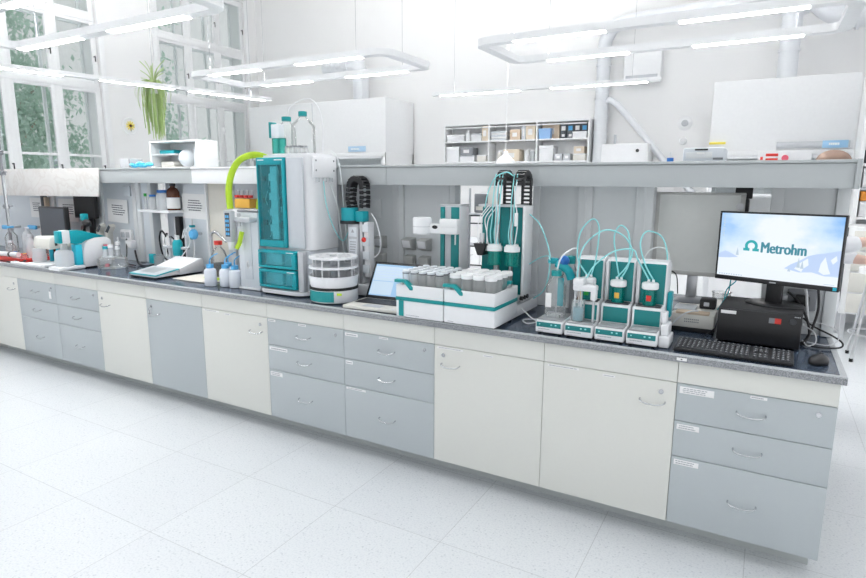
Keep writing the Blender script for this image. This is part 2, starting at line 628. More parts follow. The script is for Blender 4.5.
# outside: trees and a pale building beyond the yard
def tree(x, y, h, r, label, seed, n=1500):
    rnd = random.Random(seed)
    t = thing('broadleaf_tree', label, 'tree', (x, y, -3), 0, 'trees outside the windows')
    tr = MB().tube([(0, 0, 0), (.1, .05, h * .4), (0, .1, h * .8)], [.22, .16, .06], n=8)
    for k in range(5):
        a = rnd.random() * 6.28
        z = h * (.35 + .1 * k)
        tr.tube([(0, .05, z), (cos(a) * r * .4, sin(a) * r * .4, z + .5), (cos(a) * r * .8, sin(a) * r * .8, z + 1.0)], [.07, .05, .02], n=6)
    tr.build('trunk', BARK, t)
    lf = MB()
    cl = [Vector((rnd.gauss(0, r * .45), rnd.gauss(0, r * .55), h * .62 + rnd.gauss(0, h * .24))) for _ in range(60)]
    for k in range(n):
        c = rnd.choice(cl)
        p = c + Vector((rnd.gauss(0, .30), rnd.gauss(0, .30), rnd.gauss(0, .26)))
        s = rnd.uniform(.035, .075)
        e = Matrix.Rotation(rnd.random() * 6.28, 3, 'Z') @ Matrix.Rotation(rnd.gauss(0, .9), 3, 'X')
        a_, b_ = e @ Vector((s, 0, 0)), e @ Vector((0, s * 1.5, s * .3))
        lf.quad(p - b_, p + a_ * .8, p + b_, p - a_ * .8)
    lf.build('foliage', LEAFT, t, smooth=False)
tree(-14.6, 3.1, 9.0, 1.6, 'leafy tree outside the far left window', 1, 17000)
tree(-19.0, 6.2, 9.5, 1.3, 'leafy tree standing farther out, beyond the right side of the left window', 2, 8000)
tree(-15.5, 7.8, 8.5, 1.0, 'leafy tree seen through the left casements of the second window', 3, 7000)
b = thing('courtyard_building', 'pale stone building across the yard behind the trees outside the windows', 'building', (-24, 6, -3))
MB().box(-2, -14, 0, 0, 16, 16).build('facade', STONE, b)
MB().prism([(-2.3, 16.0), (.4, 16.0), (-1, 18)], 'Y', -14.2, 16.2).build('roof', MIDG, b)
for k in range(8):
    y = -9 + k * 2.6
    wf = MB()
    wf.box(-.02, y - .55, 3.4, .05, y + .55, 5.4, .02)
    f = wf.build('window', PANELB, b)
    MB().box(.05, y - .45, 3.5, .06, y + .45, 5.3).build('pane', LCD, f)

# ------------------------------------------------------------------ pendant lamps: rounded-rectangle channels
def pendant(loc, L, W, label, rz=0.0, tubes=((.12, .40), (.60, .90)), cord=2.6):
    t = thing('pendant_lamp', label, 'lamp', loc, rz, 'loop-shaped pendant lamps')
    R = .10
    pts = []
    for cx, cy, a0 in ((L - R, W - R, 0), (R, W - R, 90), (R, R, 180), (L - R, R, 270)):
        for k in range(6):
            a = rad(a0 + 90 * k / 5)
            pts.append((cx + R * cos(a), cy + R * sin(a), 0))
    pts.append(pts[0])
    f = MB()
    P = [Vector(p) for p in pts]
    c0 = Vector((L / 2, W / 2, 0))
    hw, hh = .045, .028
    PROF = ((-hw, -hh), (hw, -hh), (hw, hh), (hw - .008, hh), (hw - .008, .0), (-hw + .008, .0), (-hw + .008, hh), (-hw, hh))
    rings = []
    for i, p in enumerate(P[:-1]):
        tg = (P[(i + 1) % (len(P) - 1)] - P[i - 1 if i else len(P) - 2]).normalized()
        nrm = Vector((tg.y, -tg.x, 0))
        rings.append([f.bm.verts.new(p + nrm * a + Vector((0, 0, b))) for a, b in PROF])
    fs = []
    for i in range(len(rings)):
        a, b = rings[i], rings[(i + 1) % len(rings)]
        for k in range(8):
            fs.append(f.bm.faces.new((a[k], b[k], b[(k + 1) % 8], a[(k + 1) % 8])))
    bmesh.ops.recalc_face_normals(f.bm, faces=fs)
    f.build('frame', WHITE, t)
    for yy in (0, W):
        for a, b in tubes:
            MB().box(L * a, yy - .036, -.0315, L * b, yy + .036, -.024, .002).build('light_tube', LED, t)
    for yy in (0, W):
        MB().box(L * .12, yy - .030, .0005, L * .88, yy + .030, .008, .002).build('added_uplight_strip', UPFILL, t)  # added fill strip, kept out of view inside the channel, lights the ceiling
    for xx in (.3, L - .3):
        for yy in (0, W):
            MB().cyl((xx, yy, .028), (xx, yy, cord), .0014, n=6).build('suspension_wire', MIDG, t)
    return t
CORD = CZ - 2.7
pendant((-2.46, 1.90, 2.7), 2.50, .82, 'loop pendant lamp hanging above the two tower instruments and monitor, upper right', cord=CORD)
pendant((-5.78, 1.80, 2.7), 2.47, .76, 'loop pendant lamp hanging above the tall teal cabinet, before the left fume hood', cord=CORD)
pendant((-5.93, -.50, 2.7), 2.47, .70, 'loop pendant lamp hanging nearest the camera, upper left corner of the photo', cord=CORD,
        tubes=((.02, .36), (.52, .86)))
def bar_lamp(loc, L, label, rz, tubes, cord):
    t = thing('pendant_lamp', label, 'lamp', loc, rz, 'straight pendant lamps')
    m = MB().box(0, -.04, -.022, L, .04, 0, .004)
    m.box(0, -.04, 0, L, -.034, .022).box(0, .034, 0, L, .04, .022)
    m.build('channel', WHITE, t)
    for a, b in tubes:
        MB().box(L * a, -.033, -.0255, L * b, .033, -.0185, .002).build('light_tube', LED, t)
    MB().box(L * .05, -.028, .0005, L * .95, .028, .008, .002).build('added_uplight_strip', UPFILL, t)  # added upward fill light, hidden between the channel lips
    for xx in (.3, L - .3):
        MB().cyl((xx, 0, .0), (xx, 0, cord), .0014, n=6).build('suspension_wire', MIDG, t)
bar_lamp((-7.06, .25, 2.7), 3.4, 'straight pendant lamp running toward the back wall in front of the windows', rad(79), ((.0, .25), (.36, .60), (.66, .97)), CORD)
bar_lamp((-4.20, 4.22, 2.7), 2.75, 'far straight pendant lamp hanging in front of the open wall shelves', rad(3), ((.04, .42), (.56, .95)), CORD)

# ------------------------------------------------------------------ fume hoods along the back wall
def lines(mb, x0, x1, z0, z1, rows, y, seed, h=.4, mi=0):
    """Rows of small dark dashes standing for print too small to read (on a vertical face at y)."""
    rnd = random.Random(seed)
    dz = (z1 - z0) / rows
    for r in range(rows):
        x = x0 + rnd.uniform(0, .08) * (x1 - x0)
        xe = x1 - rnd.uniform(0, .22) * (x1 - x0)
        zc = z1 - dz * (r + .5)
        while x < xe:
            wd = rnd.uniform(.05, .15) * (x1 - x0)
            mb.box(x, y - .0006, zc - dz * h / 2, min(x + wd, xe), y, zc + dz * h / 2)
            x += wd + .02 * (x1 - x0)

def fume_hood(name_label, x0, x1, ztop, bays, HZ):
    t = thing('fume_hood', name_label, 'fume hood', (x0, 6.4, 0))
    L = x1 - x0
    zc = HZ
    c = MB()
    c.box(0, .02, zc, L, .98, ztop, .01)
    c.build('upper_casing', WHITE, t)
    c = MB()
    c.box(0, 0, .9, .06, .98, zc).box(L - .06, 0, .9, L, .98, zc).box(0, .92, .9, L, .98, zc)
    c.build('chamber', WHITE, t)
    MB().box(0, .0, .0, L, .98, .86, .005).build('base_cupboard', WHITE, t)
    MB().box(-.01, -.04, .86, L + .01, .98, .90, .005).build('work_surface', PLASTG, t)
    f = MB()
    f.box(0, -.02, zc - .06, L, .03, zc, .004)
    for i in range(bays + 1):
        xx = L * i / bays
        f.box(max(0, xx - .04), -.015, .9, min(L, xx + .04), .03, zc, .004)
    f.build('front_rail', WHITE, t)
    for i in range(bays):
        a, b = L * i / bays + .05, L * (i + 1) / bays - .05
        s = MB().box(a, -.005, 1.42, b, .02, 1.46, .004)
        s.box(a, -.005, 1.46, a + .03, .02, zc - .06).box(b - .03, -.005, 1.46, b, .02, zc - .06)
        s.box(a, -.005, zc - .1, b, .02, zc - .06)
        sh = s.build('sash', PLASTW, t)
        MB().box(a + .03, .004, 1.46, b - .03, .01, zc - .1).build('sash_glass', PANE, sh)
    return t, L
fh, L = fume_hood('white fume hood at the back right, red displays below a blue strip', -1.10, .53, 2.93, 1, 2.02)
m = MB().box(.80, -.001, 2.045, L - .04, .0195, 2.125, .002).build('header_strip', PLASTG, fh)
s = MB().box(1.30, -.006, 2.04, 1.57, -.0015, 2.13, .002).build('blue_sign', mat('pale_blue_card', (.32, .55, .78), .5), fh)
mm = MB()
lines(mm, 1.36, 1.50, 2.065, 2.11, 1, -.0065, 5, .6)
mm.build('sign_print', PAPER, s)
c = MB().box(.60, -.03, 1.80, 1.20, -.0205, 2.0, .004).build('control_panel', PLASTW, fh)
for z in (1.945, 1.885):
    MB().box(.69, -.036, z, .83, -.0305, z + .035, .002).build('red_display', RED, c)
MB().cyl((.91, -.03, 1.92), (.91, -.05, 1.92), .04, n=16).build('red_knob', PINK, c)
MB().box(.63, -.036, 1.90, .66, -.0305, 1.94).build('indicator', RED, c)
MB().box(.0, -.004, 2.115, .20, .0195, 2.145, .002).build('yellow_label', YELLOW, fh)
fh2, L2 = fume_hood('long white fume hood at the back left beside the windows', -9.80, -6.42, 3.08, 2, 2.12)
MB().box(L2 * .5 - .005, .012, 2.16, L2 * .5 + .005, .022, 3.06).build('panel_joint', PLASTG, fh2)
s = MB().box(2.55, -.006, 2.14, 2.95, -.0015, 2.24, .002).build('blue_sign', mat('pale_blue_sign', (.40, .58, .76), .5), fh2)
mm = MB(); lines(mm, 2.6, 2.85, 2.165, 2.215, 1, -.0065, 6, .6); mm.build('sign_print', PAPER, s)

# ventilation ducts
def flanges(mb, p0, p1, r, ks):
    p0, p1 = Vector(p0), Vector(p1)
    d = (p1 - p0).normalized()
    for k in ks:
        p = p0.lerp(p1, k)
        mb.cyl(p - d * .015, p + d * .015, r + .012, n=24)
d = thing('ventilation_duct', 'round grey duct rising from the right fume hood into a wide duct above', 'duct', (-.27, 6.85, 2.93))
m = MB().cyl((0, 0, 0), (0, 0, .95), .12, n=28); flanges(m, (0, 0, 0), (0, 0, .95), .12, (.04, .42, .9))
m.build('riser', ALU, d)
m = MB().tube([(0, 0, .95), (.25, 0, 1.0), (.6, .0, .78), (1.6, .05, .72), (2.2, .05, .72)], .155, n=24, smooth=6)
flanges(m, (.72, .02, .75), (1.7, .05, .72), .155, (0, .5, 1))
m.build('elbow', ALU, d)
d = thing('ventilation_duct', 'tall grey duct on the back wall, bending right, with a sloping branch', 'duct', (-2.80, 7.25, 0))
m = MB().tube([(0, 0, 1.2), (0, 0, 2.4), (0, 0, 3.55), (.05, -.05, 3.85), (.30, -.15, 4.0), (1.2, -.2, 4.03), (2.2, -.25, 4.1), (2.5, -.25, 4.4), (2.55, -.25, 5.55)], .105, n=20, smooth=5)
flanges(m, (0, 0, 1.2), (0, 0, 3.5), .105, (.25, .52, .62, .75, .97))
m.build('main_pipe', ALU, d)
MB().tube([(.06, 0, 2.84), (.25, -.06, 2.82), (1.08, -.06, 1.86), (1.5, -.06, 1.4)], .05, n=14, smooth=3).build('branch_pipe', ALU, d)
v = MB()
v.cyl((.25, -.04, 1.86), (.25, -.04, 2.35), .02, n=8).box(.2, -.08, 1.9, .30, -.0, 2.0, .01)
v.build('valve', PLASTG, d)
d = thing('ventilation_duct', 'grey square duct rising from the left fume hood under a ribbed elbow', 'duct', (-7.3, 6.9, 3.08))
MB().box(-.11, -.11, 0, .11, .11, .60, .01).build('riser', ALU, d)
m = MB().tube([(0, 0, .5), (-.05, 0, .66), (-.3, 0, .70), (-.85, 0, .68)], .13, n=18, smooth=6)
for k in range(5):
    m.cyl((-.25 - .12 * k, 0, .70), (-.27 - .12 * k, 0, .70), .142, n=18)
m.build('ribbed_elbow', ALU, d)

# wall bits
t = thing('wall_vent', 'round white air outlet on the back wall left of the right fume hood', 'vent', (-1.55, 7.4, 2.50))
MB().lathe([(0, .03), (.07, .03), (.09, .02), (.11, .0)], M=Matrix.Rotation(rad(90), 4, 'X')).build('cover', WHITE, t)
MB().lathe([(0, .045), (.04, .045), (.05, .0305)], M=Matrix.Rotation(rad(90), 4, 'X')).build('hub', PLASTG, t)
t = thing('wall_switch', 'small round white switch on the back wall under the round air outlet', 'switch', (-1.56, 7.4, 2.235))
MB().lathe([(0, .03), (.045, .03), (.06, .0)], M=Matrix.Rotation(rad(90), 4, 'X')).build('plate', WHITE, t)
MB().box(-.015, -.045, -.02, .015, -.028, .02, .004).build('toggle', WHITE, t)
t = thing('wall_cabinet', 'white enclosed wall box low on the back wall behind the sampler towers', 'cabinet', (-2.68, 6.9, 0))
MB().box(0, 0, .9, .70, .48, 2.19, .015).build('body', WHITE, t)
MB().box(.02, -.018, .92, .68, -.001, 2.17, .01).build('door', PLASTW, t)
MB().cyl((.55, -.018, 2.08), (.55, -.03, 2.08), .025, n=14).build('knob', BLACK, t)
t = thing('wall_panel', 'flat white ventilation box high on the back wall left of the right fume hood', 'vent box', (-2.48, 7.2, 3.15))
MB().box(0, 0, 0, .55, .2, .45, .02).build('housing', WHITE, t)
MB().box(.04, -.012, .03, .51, .0, .08, .004).build('slot', PLASTG, t)
c = thing('wall_clock', 'small round wall clock with a yellow flower face between the windows', 'clock', (WX, 4.22, 2.57))
Mx = Matrix.Rotation(rad(90), 4, 'Y')
MB().lathe([(0, .02), (.125, .02), (.14, .03), (.15, .015), (.15, 0)], M=Mx, n=28).build('case', WHITE, c)
p = MB()
for k in range(10):
    a = 2 * pi * k / 10
    p.box(.021, -.012, .02, .025, .012, .085, .003, M=Matrix.Rotation(a, 4, 'X'))
p.build('petals', YELLOW, c)
MB().cyl((.02, 0, 0), (.03, 0, 0), .025, n=14).build('hub', BROWNG, c)
MB().box(.03, -.004, -.10, .033, .004, .0).box(.03, -.004, -.004, .033, .07, .004).build('hands', DARK, c)

# hanging spider plant in front of the pier between the windows
t = thing('spider_plant', 'spider plant hanging on a cord between the two windows', 'plant', (-9.0, 3.68, 2.66))
MB().cyl((0, 0, .42), (0, 0, 2.93), .004, n=6).build('cord', PLASTG, t)
MB().lathe([(0, .30), (.07, .30), (.10, .42), (.105, .42), (.09, .40), (0, .39)], n=20).build('pot', WHITE, t)
lf = MB()
rnd = random.Random(4)
for k in range(120):
    a = rnd.random() * 6.28
    up_ = rnd.random() < .12
    dr = rnd.uniform(.05, .98)
    Lh = max(.03, .25 - .16 * dr + rnd.uniform(-.07, .05))
    if up_:
        Lh *= .9
        pts = [(0, 0, .42), (cos(a) * .06, sin(a) * .06, .44 + Lh), (cos(a) * .18, sin(a) * .18, .44 + Lh * 1.7)]
    else:
        pts = [(cos(a) * .03, sin(a) * .03, .40), (cos(a) * Lh * .6, sin(a) * Lh * .6, .50), (cos(a) * Lh, sin(a) * Lh, .36 - dr * .25), (cos(a) * Lh * .95, sin(a) * Lh * .95, .32 - dr * .75)]
    lf.tube(pts, [.012, .014, .011, .003], n=4, smooth=4, flat=(.002, .0065))
lf.build('foliage', LEAFP, t)
# ------------------------------------------------------------------ open wall shelves with boxes
t = thing('wall_shelf', 'open white wall shelf of six compartments on the back wall, filled with boxes', 'shelf', (-5.59, 7.08, 1.93))
SW, SH, SD = 2.66, .68, .31
m = MB().box(0, .29, 0, SW, SD, SH)
m.build('back_board', WHITE, t)
for x in (0, .88, 1.76, SW - .025):
    MB().box(x, 0, 0, x + .025, .29, SH, .003).build('upright', WHITE, t)
for z in (0, .36, SH - .025):
    MB().box(.025, .005, z, SW - .025, .29, z + .025, .003).build('board', WHITE, t)
MB().box(.05, .0, SH - .075, SW - .05, .012, SH - .055, .003).build('front_rail', WHITE, t)

def carton(label, x0, x1, zb, h, m, kind='box', dep=.24, grp=None, lid=None, name=None, y=7.10):
    """One box or container on the wall shelf; x measured from the left end of the shelf."""
    nm = name or 'storage_box'
    r = thing(nm, label, kind, (-5.59 + x0, y, zb), 0, grp)
    W = x1 - x0
    MB().box(0, 0, 0, W, dep, h * (.82 if lid else 1), .006).build('body', m, r)
    if lid:
        MB().box(-.004, -.004, h * .80, W + .004, dep + .004, h, .005).build('lid', lid, r)
    else:
        MB().box(W * .25, -.002, h * .3, W * .7, .001, h * .7).build('label_card', PAPER, r)
    return r
U, D_ = 1.93 + .386, 1.93 + .026
carton('low white box at the left end of the upper wall shelf', .06, .40, U, .12, PLASTW, lid=WHITE)
carton('white box beside the pale carton on the upper wall shelf, left bay', .55, .74, U, .13, PLASTW, lid=PLASTG)
carton('tall pale carton at the right of the upper left bay of the wall shelf', .75, .87, U, .25, BOXL)
carton('brown carton beside the lilac folder, upper middle bay of the wall shelf', 1.28, 1.47, U, .17, BOXC)
carton('pale carton at the right of the upper middle bay of the wall shelf', 1.57, 1.74, U, .24, BOXL)
carton('blue box at the left of the upper right bay of the wall shelf', 1.80, 2.00, U, .17, MATS['soft_blue'], dep=.10, lid=MATS['soft_blue'])
carton('large brown carton behind the blue box, upper right bay of the wall shelf', 1.82, 2.12, U, .25, BOXC, dep=.13, y=7.215)
carton('low white box at the right end of the upper wall shelf before the binders', 2.38, 2.60, U, .10, PLASTW, dep=.09, lid=WHITE)
carton('white box filling the left end of the lower wall shelf', .05, .30, D_, .27, PLASTW, lid=WHITE)
carton('grey drawer box standing on a white box, lower left bay of the wall shelf', .33, .58, D_ + .115, .14, MIDG)
carton('flat white box under the grey drawer box, lower left bay of the wall shelf', .32, .60, D_, .11, PLASTW, lid=PLASTG)
carton('pale greenish box right of the grey drawer box, lower left bay of the wall shelf', .66, .85, D_, .12, PLASTC, lid=WHITE)
carton('brown open carton in the middle of the lower middle bay of the wall shelf', 1.17, 1.46, D_, .2, BOXL)
carton('white tub at the left of the lower right bay of the wall shelf', 1.82, 2.06, D_, .25, PLASTW, lid=WHITE)
carton('left one of two grey bins in the lower right bay of the wall shelf', 2.09, 2.22, D_, .11, PLASTG)
carton('right one of two grey bins in the lower right bay of the wall shelf', 2.24, 2.36, D_, .11, PLASTG)
carton('lower of two boxes stacked at the right end of the lower wall shelf', 2.40, 2.61, D_, .11, PLASTC, lid=WHITE)
carton('upper of two boxes stacked at the right end of the lower wall shelf', 2.41, 2.58, D_ + .112, .11, BOXL)
for k, nm in enumerate(('leftmost', 'second', 'third', 'rightmost')):
    r = thing('binder', '%s of four dark binders in the upper right bay of the wall shelf' % nm, 'binder', (-5.59 + 2.14 + .117 * k, 7.20, U), 0, 'dark binders on the wall shelf')
    MB().box(0, 0, 0, .108, .15, .245, .006).build('cover', BINDER, r)
    MB().box(.02, -.003, .13, .088, .001, .2).build('spine_label', (BLUEL if k in (1, 3) else PAPER), r)
    MB().box(.03, -.003, .03, .078, .001, .07).build('number_label', PAPER, r)
r = thing('folder', 'lilac folder standing between the brown and pale cartons of the wall shelf', 'folder', (-5.59 + 1.49, 7.11, U))
MB().box(0, 0, 0, .07, .2, .23, .005).build('cover', PANELB, r)
MB().box(.02, -.003, .06, .05, .001, .18).build('spine_label', PAPER, r)
r = thing('paper_stack', 'stack of papers at the left of the upper middle bay of the wall shelf', 'papers', (-5.59 + .93, 7.10, U))
for k in range(5):
    MB().box(.006 * (k % 2), 0, .031 * k, .27 + .006 * (k % 3), .21, .031 * k + .028, .002).build('bundle', PAPER if k % 2 else PANELB, r)
for x, lab, mm_ in ((.44, 'white jar on the upper wall shelf beside the low white box', PLASTW), (1.06, 'white bottle at the left of the lower middle bay of the wall shelf', PLASTC), (1.56, 'slim white bottle at the right of the lower middle bay of the wall shelf', PLASTW), (1.66, 'tall clear bottle at the far right of the lower middle bay of the wall shelf', FROST)):
    zb = U if x < .5 else D_
    r = thing('storage_jar', lab, 'jar', (-5.59 + x + .03, 7.14, zb))
    MB().lathe([(0, 0), (.04, 0), (.042, .01), (.042, .14), (.03, .165)], n=16).build('body', mm_, r)
    MB().cyl((0, 0, .16), (0, 0, .19), .034, n=16).build('lid', WHITE, r)

# local extraction hood hanging in front of the shelves
t = thing('extraction_funnel', 'white extraction funnel on a thin pipe hanging in front of the wall shelves', 'extraction hood', (-3.50, 5.0, 1.84))
MB().lathe([(.0, .17), (.03, .17), (.035, .13), (.11, .06), (.125, .05), (.125, .0), (.118, .0), (.115, .05), (0, .12)], n=28).build('funnel', WHITE, t)
MB().cyl((0, 0, .16), (0, 0, CZ - 1.84), .005, n=8).build('pipe', WHITE, t)

# low white rear benches seen through the shelf openings
t = thing('rear_cupboard', 'long low white cupboard run behind the bench, seen through its openings', 'cupboard', (-6.4, 3.6, 0))
MB().box(0, 0, .1, 5.6, .6, .86, .005).build('body', PLASTW, t)
MB().box(.05, .05, 0, 5.55, .55, .1).build('plinth', PLASTG, t)
for k in range(7):
    d = MB().box(.8 * k + .01, -.018, .12, .8 * k + .79, 0, .84, .003).build('door', WHITE, t)
    MB().tube([(.8 * k + .60, -.018, .76), (.8 * k + .61, -.04, .755), (.8 * k + .70, -.04, .755), (.8 * k + .71, -.018, .76)], .005, n=6).build('handle', SILVER, d)
MB().box(-.01, -.02, .86, 5.61, .62, .90, .004).build('worktop', PLASTG, t)
# wire rack with rods seen left of the sampler tower
t = thing('wire_rack', 'white wire rack with dark rods behind the bench, left of the tall sampler tower', 'rack', (-2.35, 1.55, 0))
m = MB()
for x in (0, .62):
    m.cyl((x, 0, 0), (x, 0, 1.55), .009, n=8).cyl((x, .35, 0), (x, .35, 1.55), .009, n=8)
m.build('uprights', PLASTG, t)
m = MB()
for z in (.95, 1.10, 1.28, 1.34):
    m.cyl((0, 0, z), (.62, 0, z + .01), .005, n=6).cyl((0, .35, z), (.62, .35, z), .005, n=6)
m.build('rods', BLACKM, t)
for z in (.3, .88, 1.345):
    MB().box(-.02, -.02, z, .64, .37, z + .015, .004).build('tray', PLASTW, t)
t = thing('control_box', 'dark box with switches standing on the wire rack behind the arm instrument', 'box', (-2.34, 1.60, 1.3605))
MB().box(0, 0, 0, .13, .22, .15, .01).build('body', MIDG, t)
MB().box(.02, -.004, .02, .11, -.0002, .05).build('switch_row', PLASTC, t)

# ------------------------------------------------------------------ person at the back of the bench, seen from the side
def skin_mesh(name, verts, edges, radii, m, parent, sub=2, root=0):
    me = bpy.data.meshes.new(name)
    me.from_pydata(verts, edges, [])
    o = bpy.data.objects.new(name, me)
    COL.objects.link(o)
    sk = o.modifiers.new('skin', 'SKIN')
    sk.use_smooth_shade = True
    for i, r in enumerate(radii):
        v = me.skin_vertices[0].data[i]
        v.radius = r if isinstance(r, tuple) else (r, r)
        v.use_root = (i == root)
    ss = o.modifiers.new('sub', 'SUBSURF')
    ss.levels = ss.render_levels = sub
    bpy.context.view_layer.update()
    dg = bpy.context.evaluated_depsgraph_get()
    m2 = bpy.data.meshes.new_from_object(o.evaluated_get(dg))
    o.modifiers.clear()
    o.data = m2
    m2.materials.clear()
    m2.materials.append(m)
    for p in m2.polygons:
        p.use_smooth = True
    if parent:
        o.parent = parent
    return o
P = thing('person', 'person in a white lab coat behind the bench end, one forearm reaching right', 'person', (-.03, 1.98, 0))
# faces +X; local x forward, y to the person's left
bv = [(0, 0, .95), (0, 0, 1.12), (.01, 0, 1.30), (.03, 0, 1.42), (.05, 0, 1.50), (.06, 0, 1.56), (.075, 0, 1.64), (.07, 0, 1.72),
      (0, .10, .90), (.02, .11, .50), (0, .11, .09), (.13, .12, .04),
      (0, -.10, .90), (-.02, -.11, .50), (-.05, -.11, .09), (.09, -.12, .04),
      (.03, .17, 1.40), (.06, .23, 1.15), (.26, .18, 1.10), (.34, .16, 1.10),
      (.03, -.17, 1.40), (.05, -.22, 1.20), (.20, -.20, 1.245), (.31, -.17, 1.25)]
be = [(0, 1), (1, 2), (2, 3), (3, 4), (4, 5), (5, 6), (6, 7), (0, 8), (8, 9), (9, 10), (10, 11), (0, 12), (12, 13), (13, 14), (14, 15),
      (3, 16), (16, 17), (17, 18), (18, 19), (3, 20), (20, 21), (21, 22), (22, 23)]
brd = [(.11, .15), (.10, .14), (.11, .16), (.10, .15), .055, .055, (.092, .075), (.085, .07),
       .085, .06, .042, .035, .085, .06, .042, .035, .058, .047, .036, .028, .058, .047, .036, .028]
skin_mesh('body', bv, be, brd, SKIN, P)
for s, z, x in ((-1, 1.25, .31), (1, 1.10, .34)):
    yy = -.17 if s < 0 else .16
    for k in range(4):
        dy = (k - 1.5) * .020
        Lf = (.072, .082, .078, .06)[k]
        skin_mesh('fingers', [(x + .0, yy + dy, z), (x + .05, yy + dy * 1.1, z - .004), (x + .05 + Lf * .5, yy + dy * 1.15, z - .016), (x + .05 + Lf, yy + dy * 1.15, z - .035)],
                  [(0, 1), (1, 2), (2, 3)], [.011, .010, .009, .007], SKIN, P, 1)
    skin_mesh('thumb', [(x, yy - s * .02, z), (x + .025, yy - s * .045, z - .008), (x + .055, yy - s * .055, z - .022)], [(0, 1), (1, 2)], [.012, .010, .008], SKIN, P, 1)
skin_mesh('coat', [(.0, 0, .62), (0, 0, .95), (0, 0, 1.12), (.01, 0, 1.30), (.03, 0, 1.42), (.045, 0, 1.48),
                   (.03, .175, 1.40), (.06, .235, 1.15), (.27, .18, 1.10), (.03, -.175, 1.40), (.05, -.225, 1.20), (.235, -.19, 1.246)],
          [(0, 1), (1, 2), (2, 3), (3, 4), (4, 5), (4, 6), (6, 7), (7, 8), (4, 9), (9, 10), (10, 11)],
          [(.21, .27), (.185, .235), (.145, .19), (.135, .19), (.125, .175), .075, .078, .066, .054, .078, .066, .054], COAT, P)
skin_mesh('trousers', [(0, 0, .93), (0, .10, .88), (.02, .11, .50), (0, .11, .12), (0, -.10, .88), (-.02, -.11, .50), (-.05, -.11, .12)],
          [(0, 1), (1, 2), (2, 3), (0, 4), (4, 5), (5, 6)], [(.09, .12), .085, .075, .065, .085, .075, .065], TROUS, P)
for yy, xx in ((.115, .05), (-.115, .0)):
    MB().box(xx - .09, yy - .05, 0, xx + .16, yy + .05, .08, .03).build('shoe', BLACK, P)
h = MB()
h.sphere((.045, 0, 1.735), .098, 20, (1.02, .84, .78)).sphere((.0, 0, 1.70), .09, 16, (.75, .88, .95))
h.build('hair', HAIR, P)
f = MB()
f.sphere((.160, .032, 1.665), .011, 10).sphere((.160, -.032, 1.665), .011, 10)
f.build('eyes', PAPER, P)
f = MB().tube([(.158, 0, 1.675), (.182, 0, 1.635), (.165, 0, 1.622)], [.009, .014, .008], n=8, smooth=3)
f.build('nose', SKIN, P)
MB().box(.150, -.022, 1.588, .166, .022, 1.598, .004).build('mouth', PINK, P)
for s in (1, -1):
    MB().sphere((.055, .083 * s, 1.655), .028, 10, (.7, .3, 1.1)).build('ear', SKIN, P)

# ------------------------------------------------------------------ shelving at the far right
t = thing('shelf_unit', 'tall white shelving unit at the far right edge beyond the bench end', 'shelf', (.47, 5.1, 0))
for x in (0, 1.16):
    MB().box(x, 0, 0, x + .04, .5, 2.75, .004).build('side_panel', WHITE, t)
for z in (1.22, 1.53, 1.78, 2.05, 2.4, 2.73):
    MB().box(.04, .01, z, 1.16, .49, z + .03, .003).build('board', PLASTG if z == 1.53 else WHITE, t)
MB().box(.04, .47, .0, 1.16, .49, 2.73).build('back_panel', WHITE, t)
def shelf_box(label, x0, x1, z, h, m, name='storage_box', cat='box'):
    r = thing(name, label, cat, (.47 + x0, 5.14, z))
    MB().box(0, 0, 0, x1 - x0, .3, h * .85, .006).build('body', m, r)
    MB().box(-.003, -.003, h * .8, x1 - x0 + .003, .303, h, .004).build('lid', m, r)
shelf_box('orange box on the shelving unit at the right edge beyond the bench end', .06, .5, 1.253 + .165, .1, ORANGE)
shelf_box('white box under the orange box on the right-hand shelving unit', .06, .5, 1.253, .16, PLASTW)
shelf_box('grey box on the second shelf of the right-hand shelving unit', .06, .6, 1.813, .14, MIDG)
shelf_box('white box above the orange one on the right-hand shelving unit', .06, .5, 1.563, .2, WHITE)
shelf_box('pale carton high on the right-hand shelving unit', .08, .5, 2.083, .2, BOXL)
shelf_box('brown carton on top of the right-hand shelving unit', .1, .5, 2.763, .12, BOXC)
t = thing('glass_cabinet', 'white cabinet with pale drawers and a dark edge below the right-hand shelves', 'cabinet', (.40, 4.5, 0))
MB().box(0, 0, .3, 1.0, .5, 1.18, .006).build('body', WHITE, t)
MB().box(-.03, .0, .42, -.001, .05, 1.17, .004).build('dark_edge', BINDER, t)
for k in range(4):
    d = MB().box(.05, -.016, .32 + .21 * k, .95, -.001, .51 + .21 * k, .003).build('drawer', PLASTC, t)
    MB().box(.4, -.03, .42 + .21 * k, .6, -.016, .435 + .21 * k, .003).build('handle', SILVER, d)
for x in (.03, .93):
    for y in (.03, .43):
        MB().box(x, y, 0, x + .04, y + .04, .3).build('leg', SILVER, t)
for k, (x, lab) in enumerate(((.50, 'chrome-legged stool below the right-hand shelves, nearest the bench end'), (.92, 'chrome-legged stool below the right-hand shelves, at the right edge'))):
    s = thing('lab_stool', lab, 'stool', (x + .12, 3.9, 0), .3 * k, 'lab stools at the right')
    MB().cyl((0, 0, .80), (0, 0, .85), .17, n=24).build('seat', WHITE, s)
    for j in range(4):
        a = rad(45 + 90 * j)
        MB().cyl((cos(a) * .10, sin(a) * .10, .80), (cos(a) * .22, sin(a) * .22, .02), .012, n=8).build('leg', SILVER, s)
        MB().cyl((cos(a) * .22, sin(a) * .22, .0), (cos(a) * .22, sin(a) * .22, .03), .016, n=8).build('foot', RED if (j + k) % 3 == 0 else BLACK, s)
    mm_ = MB().tube([(cos(2 * pi * i / 20) * .185, sin(2 * pi * i / 20) * .185, .25) for i in range(21)], .009, n=6, cap=False)
    mm_.build('foot_ring', SILVER, s)
